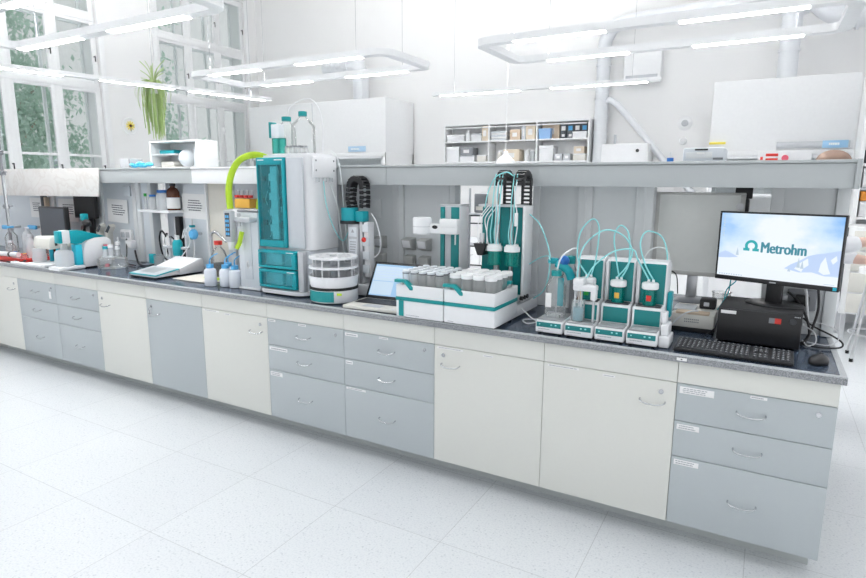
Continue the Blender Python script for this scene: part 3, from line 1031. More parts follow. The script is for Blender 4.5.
# ------------------------------------------------------------------ base units
XK = [-.015, -.592, -1.189, -1.793, -2.3975, -3.003, -3.608, -4.208, -4.8035, -5.3995, -5.992, -6.59, -7.19]
UNITS = [
    ('drawers', GREY, None, 'drawer unit at the right end of the bench under the black computer'),
    ('door', CREAM, 'R', 'cream door cabinet under the row of dosing units, handle at its upper right'),
    ('door', CREAM, 'L', 'cream door cabinet right of the two drawer units, below the white vial trays'),
    ('drawers', GREY, None, 'drawer unit below the open laptop, left of the wide cream door'),
    ('drawers', GREY, None, 'drawer unit below the tall teal cabinet and the carousel'),
    ('door', CREAM, 'R', 'cream door cabinet below the white wash bottles'),
    ('door', GREY, 'L', 'base cabinet with the only grey door, below the wedge balance'),
    ('door', CREAM, 'L', 'cream door cabinet between the left drawers and the grey door'),
    ('drawers', GREY, None, 'right of the two drawer units at the left, below the round glass jar'),
    ('drawers', GREY, None, 'left of the two drawer units at the left, key tag in its top lock'),
    ('door', CREAM, 'R', 'cream door cabinet at the left edge of the photo'),
]
def bow_handle(w=.105, drop=.012):
    return MB().tube([(-w / 2, 0, 0), (-w / 2, -.014, -.002), (-w * .36, -.026, -drop * .7), (0, -.030, -drop), (w * .36, -.026, -drop * .7), (w / 2, -.014, -.002), (w / 2, 0, 0)], .0035, n=8, smooth=3)
def sticker(parent, x, z, w, h, y, rows, seed):
    s = MB().box(x, y - .0008, z, x + w, y, z + h)
    s.use(1)
    lines(s, x + w * .05, x + w * .95, z + h * .1, z + h * .9, rows, y - .0008, seed, .45)
    return s.build('sticker', [PAPER, INKL], parent)
ST = {0: [(0, .012, .012, .135, 3, .03), (0, .28, .004, .06, 1, .012), (1, .012, .012, .09, 2, .024), (2, .012, .012, .10, 2, .024)],
      3: [(0, .012, .012, .09, 1, .018), (0, .25, .005, .06, 1, .012), (1, .012, .010, .05, 1, .018), (2, .012, .006, .14, 1, .012)],
      4: [(0, .012, .004, .06, 1, .014), (0, .26, .004, .06, 1, .014), (1, .012, .012, .15, 1, .020), (2, .012, .012, .10, 2, .026)]}
for k, (kind, fm, side, lab) in enumerate(UNITS):
    x1, x0 = XK[k], XK[k + 1]
    W = x1 - x0
    t = thing('base_cabinet', lab, 'cabinet', (x0, 0, 0), 0, 'base cabinets along the bench front')
    MB().box(.0005, .019, .10, W - .0005, .62, .849).build('carcass', CARC if k else CREAM, t)
    MB().box(0, .125, 0, W - (.02 if k == 0 else 0), .60, .0995).build('plinth', PLINTH, t)
    MB().box(.0012, 0, .7535, W - .0012, .0188, .8485, .0012).build('top_panel', CREAM, t)
    if kind == 'drawers':
        zz = [(.5835, .7505), (.4195, .5805), (.1005, .4165)]
        for j, (a, b) in enumerate(zz):
            d = MB().box(.0012, 0, a, W - .0012, .0188, b, .0012).build('drawer', fm, t)
            hz = (.67, .507, .268)[j]
            bow_handle().build('handle', STEEL, d, loc=(W / 2 + .0, 0, hz))
            if j == 0:
                MB().cyl((W - .06, -.004, .712), (W - .06, .0, .712), .010, n=16).build('lock', STEEL, d)
            for n_, (jj, sx, dz, sw, rows, sh) in enumerate(ST.get(k, [])):
                if jj == j:
                    sticker(d, sx, b - dz - sh, sw, sh, 0, rows, 10 * k + n_)
    else:
        d = MB().box(.0012, 0, .1005, W - .0012, .0188, .7505, .0012).build('door', fm, t)
        hx = .10 if side == 'L' else W - .095
        lx = .055 if side == 'L' else W - .062
        bow_handle().build('handle', STEEL, d, loc=(hx, 0, .655))
        MB().cyl((lx, -.004, .700), (lx, .0, .700), .011, n=16).build('lock', STEEL, d)
        if k in (1, 2, 5):
            sticker(d, .02, .735, .15, .010, 0, 1, 30 + k)
            sticker(d, W * .47 if k != 5 else .22, .728, .055, .010, 0, 1, 40 + k)
    if k == 9:
        tg = thing('key_tag', 'white key tag hanging in the lock of the left drawer unit', 'key tag', (x0 + W - .06, -.006, .70))
        MB().tube([(0, 0, .012), (0, -.012, .006), (0, -.006, -.015)], .0018, n=6).build('key_ring', STEEL, tg)
        MB().box(-.012, -.010, -.075, .016, -.006, -.014, .002).build('tag', PAPER, tg)
    if k == 6:
        tg = thing('key_bunch', 'small bunch of keys hanging in the lock of the grey door', 'keys', (x0 + .055, -.006, .695))
        MB().tube([(0, 0, .006), (-.006, -.016, -.01), (.0, -.008, -.03)], .002, n=6).build('key_ring', STEEL, tg)
        MB().box(-.010, -.012, -.07, .004, -.008, -.02, .002).build('key', STEEL, tg)
        MB().box(.004, -.009, -.06, .014, -.006, -.02, .002).build('key', SILVER, tg)
MB_ = MB().box(-7.8, .64, .0, -.016, 1.46, .849)
MB_.box(-7.8, .0, .1, XK[11] - .001, .639, .849).box(-7.8, .125, .0, XK[11] - .001, .639, .0995)
o = MB_.build('rear_bench_base', CARC)
tag(o, 'plain rear half of the bench base, behind the row of cabinet fronts', 'cabinet')

# ------------------------------------------------------------------ worktop
t = thing('worktop', 'long dark blue-grey speckled worktop with a pale raised rim on the bench', 'worktop', (0, 0, .849))
XL = -7.8
MB().box(XL, -.012, .0, -.008, 1.48, .0285).build('slab', TOPM, t)
m = MB()
m.box(XL, -.017, .0, .0, -.0121, .0255, .001)
m.box(-.0079, -.017, .0, .0, 1.485, .0255, .001)
m.build('edge_band', EDGEM, t)
m = MB()
m.box(XL, -.017, .0257, .0, .006, .031, .0015)
m.box(-.022, .006, .0257, .0, 1.485, .031, .0015)
m.build('rim', RIMM, t)
tg = thing('edge_label', 'small white label stuck on the worktop edge below the keyboard', 'label', (-.60, -.0175, .856))
MB().box(0, -.001, 0, .040, 0, .013, .0005).build('card', PAPER, tg)
MB().box(.016, -.0016, .004, .023, -.001, .009).build('print', INK, tg)

# ------------------------------------------------------------------ reagent shelf (hutch) over the bench
t = thing('reagent_shelf', 'long grey reagent shelf on posts over the middle of the bench', 'shelf', (0, 0, Z0))
ZB, ZT = 1.578 - Z0, 1.700 - Z0
posts = [(-.05, 0, PANEL), (-.312, -.258, POST), (-.935, -.845, PANEL), (-1.245, -1.165, POST), (-1.51, -1.468, POST), (-2.108, -2.016, PANEL), (-2.483, -2.397, POST),
         (-2.93, -2.87, POST), (-4.055, -3.975, POST), (-4.30, -4.28, FASCW), (-5.025, -4.98, POST), (-5.25, -5.14, POST), (-5.75, -5.70, POST), (-6.59, -6.5, POST)]
for a, b, pm in posts:
    m = MB().box(a, .65, 0, b, .73, ZB, .004)
    if b - a > .07:
        c = (a + b) / 2
        m.box(c - .006, .646, 0, c + .006, .651, ZB)
    m.build('post', pm, t)
panels = [(-.258, -.05, PANEL), (-1.165, -.935, PANEL), (-1.468, -1.245, PANEL), (-2.397, -2.108, PANEL), (-2.87, -2.483, PANEL),
          (-3.975, -2.93, PANELB), (-4.28, -4.055, BEIGE), (-6.5, -5.75, PANELB), (-7.8, -6.59, PANELB), (-4.58, -4.30, PANELB), (-5.14, -5.025, PANELB), (-5.70, -5.25, PANELB)]
for a, b, pm in panels:
    MB().box(a + .0006, .672, .0, b - .0006, .692, ZB).build('panel', pm, t)
for a, b, fm in ((-2.4, 0, FASCIA), (-3.3, -2.4, FASCIA), (-4.2, -3.3, FASCW), (-7.8, -4.2, FASCIA)):
    m = MB()
    m.box(a + .001, .46, ZB, b - .001, .478, ZT - .016, .002)
    m.box(a + .001, .452, ZT - .014, b - .001, .48, ZT, .003)
    m.build('front_fascia', fm, t)
MB().box(-7.8, .4781, ZB + .002, -.001, 1.06, ZB + .022).build('underside', PANEL, t)
MB().box(-7.8, .4801, ZT - .022, -.001, 1.06, ZT - .002).build('top_board', FASCIA, t)
MB().box(-7.8, 1.0605, ZB, 0, 1.078, ZT, .002).build('rear_fascia', FASCIA, t)
m = MB().box(.0, .452, ZB - .002, .008, 1.078, ZT + .002, .002)
m.box(-.012, .449, ZB - .002, -.0, .4515, ZT + .002, .001)
m.build('end_cap', FASCIA, t)
sh = MB().box(-4.98, .52, 1.335 - Z0, -4.58, .80, 1.355 - Z0, .002).build('inner_shelf', FASCW, t)
MB().box(-4.98, .80, 0, -4.58, .815, ZB).build('inner_back', PANELB, t)
MB().box(-4.585, .694, 0, -4.57, .799, ZB).build('inner_side', FASCW, t)

# marbled sheet hung over the left end of the shelf
t = thing('marbled_sheet', 'pale marbled sheet hung over the shelf front at the left edge', 'sheet', (-7.10, .425, 1.445))
MB().prism([(0, 0), (1.735, .015), (1.765, .257), (0, .257)], 'Y', 0, .006, .001).build('sheet', MARBLE, t)
for x in (.65, 1.55):
    MB().box(x, .0, .2575, x + .05, .07, .2605, .001).build('hook', SILVER, t)

# sockets, notices and wall fittings on the panels
def socket_pair(name, label, loc, n=2, kind='socket', m=PLASTW):
    r = thing('socket_box', label, kind, loc, 0, 'angled socket boxes on the shelf panels')
    for i in range(n):
        b = MB().prism([(0, 0), (-.055, .015), (-.075, .075), (-.0, .085)], 'X', i * .115, i * .115 + .078, .004).build('housing', MATS['mid_socket'], r)
        MB().prism([(-.0565, .022), (-.0735, .068), (-.079, .068), (-.062, .020)], 'X', i * .115 + .010, i * .115 + .068, .002).build('flap', PLASTW, b)
        g = MB().prism([(0, -.115), (-.045, -.10), (-.055, -.04), (-.0, -.03)], 'X', i * .115 + .004, i * .115 + .074, .004).build('lower_housing', MATS['mid_socket'], r)
    return r
socket_pair('s', 'pair of angled cream sockets on the grey panel left of the arm instrument', (-2.385, .671, 1.155))
socket_pair('s', 'angled cream sockets on the panel behind the rack sampler', (-2.615, .671, 1.155), 1)
r = thing('socket_box', 'white socket box with two switches on the panel below the left notice', 'socket', (-5.45, .668, 1.07), 0)
MB().box(0, -.03, 0, .16, 0, .09, .008).build('housing', PLASTW, r)
MB().box(.02, -.036, .02, .07, -.03, .07, .004).box(.09, -.036, .02, .14, -.03, .07, .004).build('covers', PLASTG, r)
r = thing('wall_switch', 'grey blank plate on the panel above the left notice', 'switch', (-5.37, .668, 1.46))
MB().box(0, -.02, 0, .10, 0, .09, .02).build('plate', PANELB, r)
r = thing('wall_plate', 'square grey plate on the panel behind the rack sampler, beside its chain', 'plate', (-2.66, .668, 1.36))
MB().box(0, -.010, 0, .085, 0, .125, .012).build('frame', PANEL, r)
MB().box(.012, -.012, .014, .073, -.010, .111, .006).build('cover', POST, r)
r = thing('socket_box', 'dark socket box with a black plug on the panel right of the computer', 'socket', (-.20, .668, 1.0))
MB().box(0, -.04, 0, .12, 0, .10, .008).build('housing', MIDG, r)
MB().box(.03, -.075, .02, .09, -.04, .08, .01).build('plug', BLACK, r)
MB().cyl((.0, -.03, .05), (-.02, -.03, .05), .02, n=12).build('ring', PLASTG, r)
def notice(label, x, y, z, w, h, seed, tilt=0):
    r = thing('notice', label, 'notice', (x, y, z), 0)
    r.rotation_euler = (0, tilt, 0)
    MB().box(0, -.0015, 0, w, 0, h).build('sheet', PAPER, r)
    m = MB()
    lines(m, w * .22, w * .88, h * .30, h * .78, 5, -.0016, seed, .42)
    m.build('print', INK, r)
notice('printed notice sheet on the left panel, left of the open shelf with bottles', -5.64, .66, 1.225, .30, .21, 1, rad(2))
notice('printed notice sheet on the panel right of the open shelf with bottles', -4.600, .6685, 1.290, .29, .205, 2, rad(1))
r = thing('gas_valve', 'round blue valve knob on the panel behind the balance', 'valve', (-4.37, .655, 1.17))
MB().cyl((0, 0, 0), (0, -.07, 0), .012, n=10).build('stem', SILVER, r)
MB().lathe([(0, .045), (.03, .045), (.042, .03), (.042, .01), (.02, 0)], M=Matrix.Translation((0, -.055, 0)) @ Matrix.Rotation(rad(90), 4, 'X'), n=16).build('knob', BLUEL, r)
# ================================================================= computer place at the right end
# desktop computer lying flat
t = thing('desktop_computer', 'black desktop computer lying flat under the lit monitor', 'computer', (-.476, .325, Z0), rad(-3))
m = MB().box(0, 0, .006, .330, .315, .160, .004)
m.build('case', BLACKM, t)
m = MB().box(.0, -.012, .008, .330, -.0005, .158, .006)
m.build('front_bezel', BLACK, t)
m = MB().box(.012, -.0135, .135, .075, -.012, .150, .001)
m.build('sticker', PAPER, t)
m = MB().box(.205, -.0135, .112, .228, -.012, .136)
m.build('black_badge', MIDG, t)
MB().box(.228, -.0135, .112, .252, -.012, .136).build('red_badge', RED, t)
MB().lathe([(0, .004), (.012, .004), (.014, 0)], M=Matrix.Translation((.296, -.012, .128)) @ Matrix.Rotation(rad(90), 4, 'X'), n=20).build('power_button', DARK, t)
m = MB()
for k in range(4):
    m.box(.30 + .006 * k, -.0135, .148, .304 + .006 * k, -.012, .152)
m.build('port_row', PLASTG, t)
for x in (.02, .31):
    for y in (.02, .295):
        MB().cyl((x, y, 0), (x, y, .008), .012, n=10).build('foot', RUBBER, t)

# monitor with the winter wallpaper
t = thing('monitor', 'wide black monitor showing a teal logo over a snowy blue picture', 'monitor', (-.270, .452, 1.04), rad(-18))
MW, MH = .515, .326
Mz = 1.3045 - 1.04
m = MB().box(-MW / 2, 0, Mz - MH / 2, MW / 2, .022, Mz + MH / 2, .004)
m.build('back_shell', BLACK, t)
m = MB()
fr, lo = .008, .021
m.box(-MW / 2, -.006, Mz - MH / 2, MW / 2, -.0001, Mz - MH / 2 + lo, .002).box(-MW / 2, -.006, Mz + MH / 2 - fr, MW / 2, -.0001, Mz + MH / 2, .002)
m.box(-MW / 2, -.006, Mz - MH / 2 + lo, -MW / 2 + fr, -.0001, Mz + MH / 2 - fr, .002).box(MW / 2 - fr, -.006, Mz - MH / 2 + lo, MW / 2, -.0001, Mz + MH / 2 - fr, .002)
m.build('bezel', BLACK, t)
SWd, SHt = MW - 2 * fr, MH - fr - lo
sz = Mz + (lo - fr) / 2
sc = MB().box(-SWd / 2, -.003, -SHt / 2, SWd / 2, -.0002, SHt / 2).build('screen', WALLPAPER, t, loc=(0, 0, sz))
def sx(u): return (u - .5) * SWd
def szv(v): return (.5 - v) * SHt
m = MB()
def flatpoly(mb, pts, y):
    mb.quad(*[(sx(u), y, szv(v)) for u, v in pts]) if len(pts) == 4 else mb.prism([(sx(u), szv(v)) for u, v in pts], 'Y', y, y + .0002)
m = MB()
flatpoly(m, [(0, .72), (.12, .70), (.3, .78), (.5, .83), (.7, .82), (.85, .86), (1, .86), (1, 1), (0, 1)], -.0034)
m.build('snow_field', SCR_SNOW, sc, smooth=False)
m = MB()
flatpoly(m, [(0, .66), (.06, .60), (.12, .64), (.18, .69), (.10, .71), (0, .72)], -.0036)
m.build('hill', SCR_MTN, sc, smooth=False)
m = MB()
flatpoly(m, [(.58, .80), (.63, .73), (.70, .66), (.76, .585), (.82, .55), (.88, .53), (.94, .50), (1, .47), (1, .84), (.9, .86), (.8, .82), (.70, .84)], -.0036)
m.build('mountain', SCR_MTN, sc, smooth=False)
m = MB()
flatpoly(m, [(.66, .79), (.70, .70), (.76, .62), (.77, .72), (.73, .78), (.72, .83)], -.0038)
flatpoly(m, [(.85, .80), (.86, .68), (.89, .58), (.905, .66), (.92, .74), (.94, .82), (.89, .84)], -.0038)
flatpoly(m, [(.93, .62), (.97, .55), (.98, .62), (.95, .68)], -.0038)
m.build('snow_patch', SCR_SNOW, sc, smooth=False)
m = MB()
for u, v, h in ((.17, .66, .13), (.69, .77, .16), (.72, .78, .12), (.62, .84, .05)):
    flatpoly(m, [(u, v - h), (u + .014, v), (u - .014, v)], -.0040)
m.build('fir_tree', SCR_TREE, sc, smooth=False)
m = MB()
for k in range(9):
    m.box(sx(.022), -.0036, szv(.05 + .036 * k * 1.1), sx(.036), -.0031, szv(.03 + .036 * k * 1.1))
m.build('desktop_icons', SCR_TREE, sc)
m = MB()
for k in range(10):
    m.box(sx(.02 + .022 * k), -.0042, szv(.985), sx(.032 + .022 * k), -.0031, szv(.968))
m.build('task_icons', SCR_TREE, sc)
m = MB()
m.box(sx(.90), -.0042, szv(.98), sx(.98), -.0031, szv(.972))
m.build('clock_icons', SCR_TREE, sc)
m = MB()
cx, cz, R0, R1 = sx(.287), szv(.50), .0155, .0275
outer = [(cx + R1 * cos(rad(a)) * 1.02, cz + R1 * sin(rad(a))) for a in range(-38, 219, 8)]
inner = [(cx + R0 * cos(rad(a)), cz + R0 * sin(rad(a))) for a in range(218, -39, -8)]
m.prism(outer + inner, 'Y', -.0040, -.0031)
zb = cz - .0235
m.prism([(cx + .0065, zb - .0), (cx + .034, zb), (cx + .034, zb + .0125), (cx + .0195, zb + .0125), (cx + .0065, zb + .0125)], 'Y', -.0041, -.0031)
m.prism([(cx - .0065, zb - .0), (cx - .034, zb), (cx - .034, zb + .0125), (cx - .0195, zb + .0125), (cx - .0065, zb + .0125)], 'Y', -.0041, -.0031)
m.build('logo_mark', SCR_TEAL, sc, smooth=False)
tx = text_mesh('logo_text', 'Metrohm', .069, SCR_TEXT, sc)
xs = [v.co.x for v in tx.data.vertices]
kx = .182 / (max(xs) - min(xs))
base = tx.data.copy()
bmt = bmesh.new()
for dx, dz in ((0, 0), (.0024, 0), (-.0024, 0), (.0012, .0008), (-.0012, -.0008)):
    me_ = base.copy()
    me_.transform(Matrix.Translation((sx(.375) + dx, -.0036 - .00002 * abs(dx) * 1000, szv(.588) + dz)) @ Matrix.Rotation(rad(90), 4, 'X') @ Matrix.Diagonal((kx, 1, 1, 1)) @ Matrix.Translation((-min(xs), 0, 0)))
    bmt.from_mesh(me_)
    bpy.data.meshes.remove(me_)
bmt.to_mesh(tx.data)
bmt.free()
bpy.data.meshes.remove(base)
m = MB().box(-.014, -.0066, Mz - MH / 2 + .007, .014, -.006, Mz - MH / 2 + .012)
m.build('bezel_mark', PLASTG, t)
MB().box(MW / 2 - .022, -.0066, Mz - MH / 2 + .005, MW / 2 - .008, -.006, Mz - MH / 2 + .019).build('energy_sticker', CYANG, t)
m = MB().box(-.034, .0225, .012, .034, .05, Mz + .03, .006)
m.build('stand_column', BLACK, t)
MB().lathe([(0, .016), (.03, .016), (.115, .010), (.125, .004), (.125, 0), (0, 0)], n=36, M=Matrix.Translation((0, .055, .001)) @ Matrix.Diagonal((1.0, .78, 1, 1))).build('stand_foot', BLACK, t)

# keyboard
t = thing('keyboard', 'black full-size keyboard at the worktop edge in front of the computer', 'keyboard', (-.624, .045, Z0 + .001), rad(-1.5))
m = MB().prism([(0, .0), (0, .014), (.155, .026), (.158, .0)], 'X', 0, .450, .003)
m.build('base', BLACK, t)
k_ = MB()
rows = [(.010, 0), (.034, 0), (.055, 0), (.076, 0), (.097, 0), (.128, 0)]
for ry, _ in rows:
    zt = .014 + (ry + .009) * .077
    for x0, n, w_ in ((.010, 15, .0188), (.304, 3, .0188), (.371, 4, .0172)):
        for i in range(n):
            if ry == .010 and x0 == .010 and 3 < i < 9:
                if i == 4:
                    k_.box(x0 + i * w_, ry, zt - .003, x0 + 9 * w_ - .003, ry + .017, zt + .005, .0015, seg=1)
                continue
            if ry == .055 and x0 == .304:
                continue
            k_.box(x0 + i * w_, ry, zt - .003, x0 + i * w_ + w_ - .003, ry + .0175, zt + .005, .0015, seg=1)
ko = k_.build('keys', DARK, t)
kl = MB()
for ry, _ in rows:
    zt = .014 + (ry + .009) * .077 + .0052
    for x0, n, w_ in ((.010, 15, .0188), (.304, 3, .0188), (.371, 4, .0172)):
        for i in range(n):
            if (ry == .010 and x0 == .010 and 3 < i < 9) or (ry == .055 and x0 == .304):
                continue
            kl.box(x0 + i * w_ + .004, ry + .007, zt, x0 + i * w_ + .009, ry + .013, zt + .0004)
kl.build('key_legends', PLASTG, ko)
c = MB().tube([(-.42, .215, .886), (-.47, .24, .886), (-.52, .30, .89), (-.515, .36, .90), (-.49, .44, .91)], .0022, n=6, smooth=5)
tag(c.build('keyboard_cable', CABLE), 'thin cable running from the keyboard past the left of the computer', 'cable')

# mouse
t = thing('computer_mouse', 'black computer mouse at the front right corner of the worktop', 'mouse', (-.085, .145, Z0 + .0005), rad(62))
m = MB()
prof = []
for i in range(9):
    a = i / 8
    prof.append((a, [0, .55, .82, .95, 1, .95, .82, .55, 0][i]))
m.sphere((0, 0, .010), .055, 22, (1, .60, .50))
for v in m.bm.verts:
    if v.co.z < .001:
        v.co.z = .001
m.build('shell', BLACK, t)
MB().box(.012, -.004, .030, .032, .004, .038, .003).build('scroll_wheel', RUBBER, t)
MB().tube([(.052, 0, .012), (.09, .01, .004), (.15, .06, .004), (.19, .08, .004)], .002, n=6, smooth=4).build('cable', CABLE, t)

# cables to the right of and behind the computer
def cable(label, pts, r, m, cat='cable', name='cable', grp='cables beside the computer', smooth=6):
    o = MB().tube(pts, r, n=8, smooth=smooth).build(name, m)
    return tag(o, label, cat, grp)
z = Z0 + .006
cable('thick black cable hanging from the right end of the monitor down to the worktop', [(-.10, .44, 1.17), (-.085, .50, 1.10), (-.08, .52, 1.02), (-.10, .50, .93), (-.13, .45, z), (-.16, .50, z), (-.14, .58, z + .01)], .0055, CABLE)
cable('black cable looping widest over the right edge of the worktop', [(-.13, .56, .98), (-.09, .54, .95), (-.02, .50, .925), (.02, .46, .905), (.01, .43, z + .002), (-.06, .40, z), (-.14, .42, z)], .004, CABLE)
cable('white cable looping beside the black ones at the right of the computer', [(-.14, .58, .95), (-.08, .56, .965), (-.01, .53, .95), (.01, .48, .92), (-.03, .46, z), (-.11, .48, z)], .0028, CABLEW)
cable('white cable coiled tight against the right side of the computer', [(-.14, .50, .96), (-.09, .46, .94), (-.08, .43, .90), (-.11, .40, z), (-.13, .44, .90)], .0028, CABLEW)
cable('black cable crossing from the monitor stand to the computer, right side', [(-.20, .60, 1.09), (-.16, .55, 1.06), (-.12, .50, .99), (-.105, .47, .92), (-.13, .42, z + .004)], .0055, CABLE)
cable('silver video cable hanging behind the right half of the monitor', [(-.15, .52, 1.16), (-.13, .55, 1.10), (-.12, .56, 1.03), (-.11, .55, .96)], .006, CABLEW)
cable('teal cable hanging below the left end of the monitor, left of two', [(-.44, .60, 1.20), (-.45, .64, 1.12), (-.46, .68, 1.04), (-.50, .62, .96)], .003, TEALL, grp='teal cables left of the monitor')
cable('teal cable hanging below the left end of the monitor, right of two', [(-.42, .60, 1.2), (-.425, .66, 1.12), (-.47, .70, 1.05), (-.47, .68, .92)], .003, TEALL, grp='teal cables left of the monitor')

# grey unlit monitor on the far side of the bench
t = thing('monitor', 'squarish grey monitor, switched off, behind the bright monitor', 'monitor', (-.645, .80, Z0 + .0875), rad(-1))
zb_, zt_m = .140, .582
MB().box(-.222, 0, zb_, .222, .05, zt_m, .006).build('back_shell', PLASTG, t)
m = MB()
m.box(-.222, -.012, zb_, .222, -.0005, zb_ + .022, .003).box(-.222, -.012, zt_m - .013, .222, -.0005, zt_m, .003)
m.box(-.222, -.012, zb_ + .022, -.19, -.0005, zt_m - .013, .003).box(.20, -.012, zb_ + .022, .222, -.0005, zt_m - .013, .003)
m.build('bezel', mat('taupe_bezel', (.62, .62, .60), .5), t)
MB().box(-.19, -.008, zb_ + .022, .20, -.0005, zt_m - .013).build('screen', mat('grey_screen', (.86, .875, .85), .35), t)
MB().box(-.026, .012, .02, .026, .045, zb_, .004).build('stand_column', SILVER, t)
MB().lathe([(0, .02), (.07, .016), (.085, .004), (.085, 0), (0, 0)], n=28).build('stand_foot', MIDG, t)
# webcam / dark thing hanging under the shelf above the bright monitor
t = thing('webcam', 'black camera with a round lens hanging under the shelf behind the bright monitor', 'camera', (-.455, .80, 1.42))
MB().box(-.02, 0, .03, .05, .06, .10, .01).build('body', BLACK, t)
MB().cyl((.01, 0, .06), (.01, -.02, .06), .018, n=16).build('lens', SILVER, t)
MB().box(-.03, .01, -.03, .06, .06, .028, .012).build('lower_body', DARK, t)
MB().box(-.02, .02, .10, .06, .05, .158, .004).build('bracket', BLACK, t)

# flat silver device with boards and cables on top
t = thing('network_device', 'flat silver device with small vents, left of the computer', 'device', (-.690, .43, Z0))
m = MB().box(0, 0, .022, .195, .50, .087, .004)
m.build('case', PLASTC, t)
m = MB()
for r in range(2):
    for k in range(8):
        m.box(.062 + .0085 * k, -.0006, .060 - .012 * r, .067 + .0085 * k, .0001, .066 - .012 * r)
m.build('vent_holes', MIDG, t)
MB().box(.004, .006, .0, .191, .48, .021, .002).build('black_base', BLACK, t)
for k, (lab, x0, x1, y0, y1, z0_, m_) in enumerate((('pale green board lying on top of the silver device', .00, .10, .07, .2, .0873, FROST), ('brown board lying on top of the silver device', .02, .17, .0, .055, .0873, BOXC))):
    r = MB().box(x0, y0, 0, x1, y1, .012, .003).build('circuit_board', m_, None, loc=(-.690, .43, Z0 + z0_))
    tag(r, lab, 'board')
cable('grey ribbon cable trailing over the front of the silver device', [(-.57, .44, .986), (-.60, .42, .985), (-.63, .415, .97), (-.66, .41, .94), (-.69, .405, .90)], .004, CABLEW, grp='cables on the silver device')
cable('black plug lead hanging left of the grey monitor stand', [(-.80, .78, 1.05), (-.79, .75, 1.10), (-.75, .74, 1.13), (-.72, .78, 1.10), (-.71, .80, 1.0)], .003, CABLE, grp='cables on the silver device')
t = thing('adapter', 'small black adapter box behind the silver device, left of the computer', 'adapter', (-.58, .60, Z0 + .0875))
MB().box(0, 0, 0, .075, .08, .05, .008).build('case', BLACKM, t)
MB().box(.02, -.001, .015, .045, .0, .035).build('print', PLASTG, t)
t = thing('beaker', 'clear beaker standing between the silver device and the monitor', 'beaker', (-.50, .95, Z0))
MB().lathe([(0, 0), (.045, 0), (.047, .01), (.047, .12), (.052, .125), (.046, .12), (.045, .01), (0, .004)], n=24).build('glass', GLASS, t)
MB().cyl((0, 0, .005), (0, 0, .03), .043, n=20).build('liquid', AMBER, t)

# ================================================================= dosing units
def dosing(label, x, tall=True, first=False):
    t = thing('dosing_unit', label, 'dosing unit', (x, .03, Z0), 0, 'row of dosing units')
    W = .131
    if tall:
        m = MB().prism([(0, .008), (0, .050), (.010, .064), (.10, .070), (.105, .150), (.112, .158), (.165, .162), (.172, .350), (.185, .362), (.27, .362), (.30, .345), (.305, .008)], 'X', 0, W, .003)
    else:
        m = MB().prism([(0, .008), (0, .050), (.010, .064), (.19, .072), (.20, .060), (.20, .008)], 'X', 0, W, .003)
    m.build('housing', PLASTW, t)
    m = MB().box(.005, -.0022, .034, W - .006, -.0005, .058, .001)
    pn = m.build('front_band', TEALP, t)
    m = MB()
    m.box(.018, -.003, .045, .024, -.002, .050).box(.075, -.003, .045, .083, -.002, .051).box(.096, -.003, .045, .104, -.002, .051)
    m.build('indicator', TUBEC, pn)
    m = MB()
    lines(m, .01, .085, .022, .028, 1, -.0006, int(x * 1000), .6)
    lines(m, .01, .04, .010, .015, 1, -.0006, int(x * 1000) + 1, .6)
    m.build('print', INKL, t)
    MB().box(.006, .013, .0655, W - .006, (.097 if tall else .186), .0725, .002).build('stage', MATS['stage_grey'], t)
    if tall:
        MB().prism([(.0985, .076), (.1035, .146), (.101, .146), (.096, .076)], 'X', .010, W - .008, .001).build('middle_panel', TEALP, t)
        MB().box(.012, .112, .1592, W - .01, .162, .166, .002).build('cartridge_shelf', DARK, t)
        MB().prism([(.164, .168), (.1705, .352), (.168, .352), (.160, .168)], 'X', .018, W - .006, .001).build('back_panel', TEALP, t)
        MB().box(.0005, .155, .165, .016, .1715, .352, .002).build('side_rail', SILVER, t)
    for a in (.015, W - .015):
        for b in (.02, .18):
            MB().cyl((a, b, 0), (a, b, .009), .009, n=10).build('foot', RUBBER, t)
    return t
DX = [-1.248, -1.106, -.964, -.822]
dosing('low stirrer unit carrying a glass bottle, left end of the dosing unit row', DX[0], False)
dosing('dosing unit with a white electrode arm and beaker, leftmost of the three tall ones', DX[1])
dosing('middle one of the three tall dosing units', DX[2])
dosing('dosing unit nearest the silver device, rightmost of the three tall ones', DX[3])
for k, (lab, ins) in enumerate((('teal glass cartridge behind the white electrode arm on the left tall dosing unit', GREEN), ('teal glass cartridge with an amber mark on the middle tall dosing unit', AMBER), ('teal glass cartridge with a red mark on the right tall dosing unit', RED))):
    t = thing('dosing_cartridge', lab, 'cartridge', (DX[k + 1] + .066, .03 + .136, Z0 + .1665), 0, 'glass cartridges on the dosing units')
    MB().lathe([(0, 0), (.028, 0), (.029, .003), (.029, .072), (.02, .074), (0, .074)], n=26).build('cylinder', TEALGC, t)
    MB().cyl((0, 0, .004), (0, 0, .066), .018, n=18).build('core', TEALP, t)
    MB().box(-.010, -.0305, .022, .012, -.0285, .048, .002).build('mark', ins, t)
    m = MB().lathe([(0, .0745), (.034, .0745), (.037, .078), (.037, .098), (.034, .103), (0, .104)], n=26)
    m.build('cap', WHITE, t)
    MB().cyl((-.008, 0, .106), (-.008, 0, .118), .006, n=10).cyl((.012, 0, .106), (.012, 0, .118), .006, n=10).build('port', PLASTW, t)
# white tray brackets on the right side of the last unit
t = thing('side_bracket', 'white plastic bracket clipped on the right side of the last dosing unit', 'bracket', (DX[3] + .1325, .06, Z0))
MB().box(0, 0, 0, .045, .13, .05, .006).box(.004, .02, .05, .036, .12, .10, .006).box(.0, .05, .10, .022, .10, .15, .005).build('body', PLASTW, t)
MB().box(.0, .18, .10, .02, .24, .22, .006).build('teal_clip', TEALL, t)
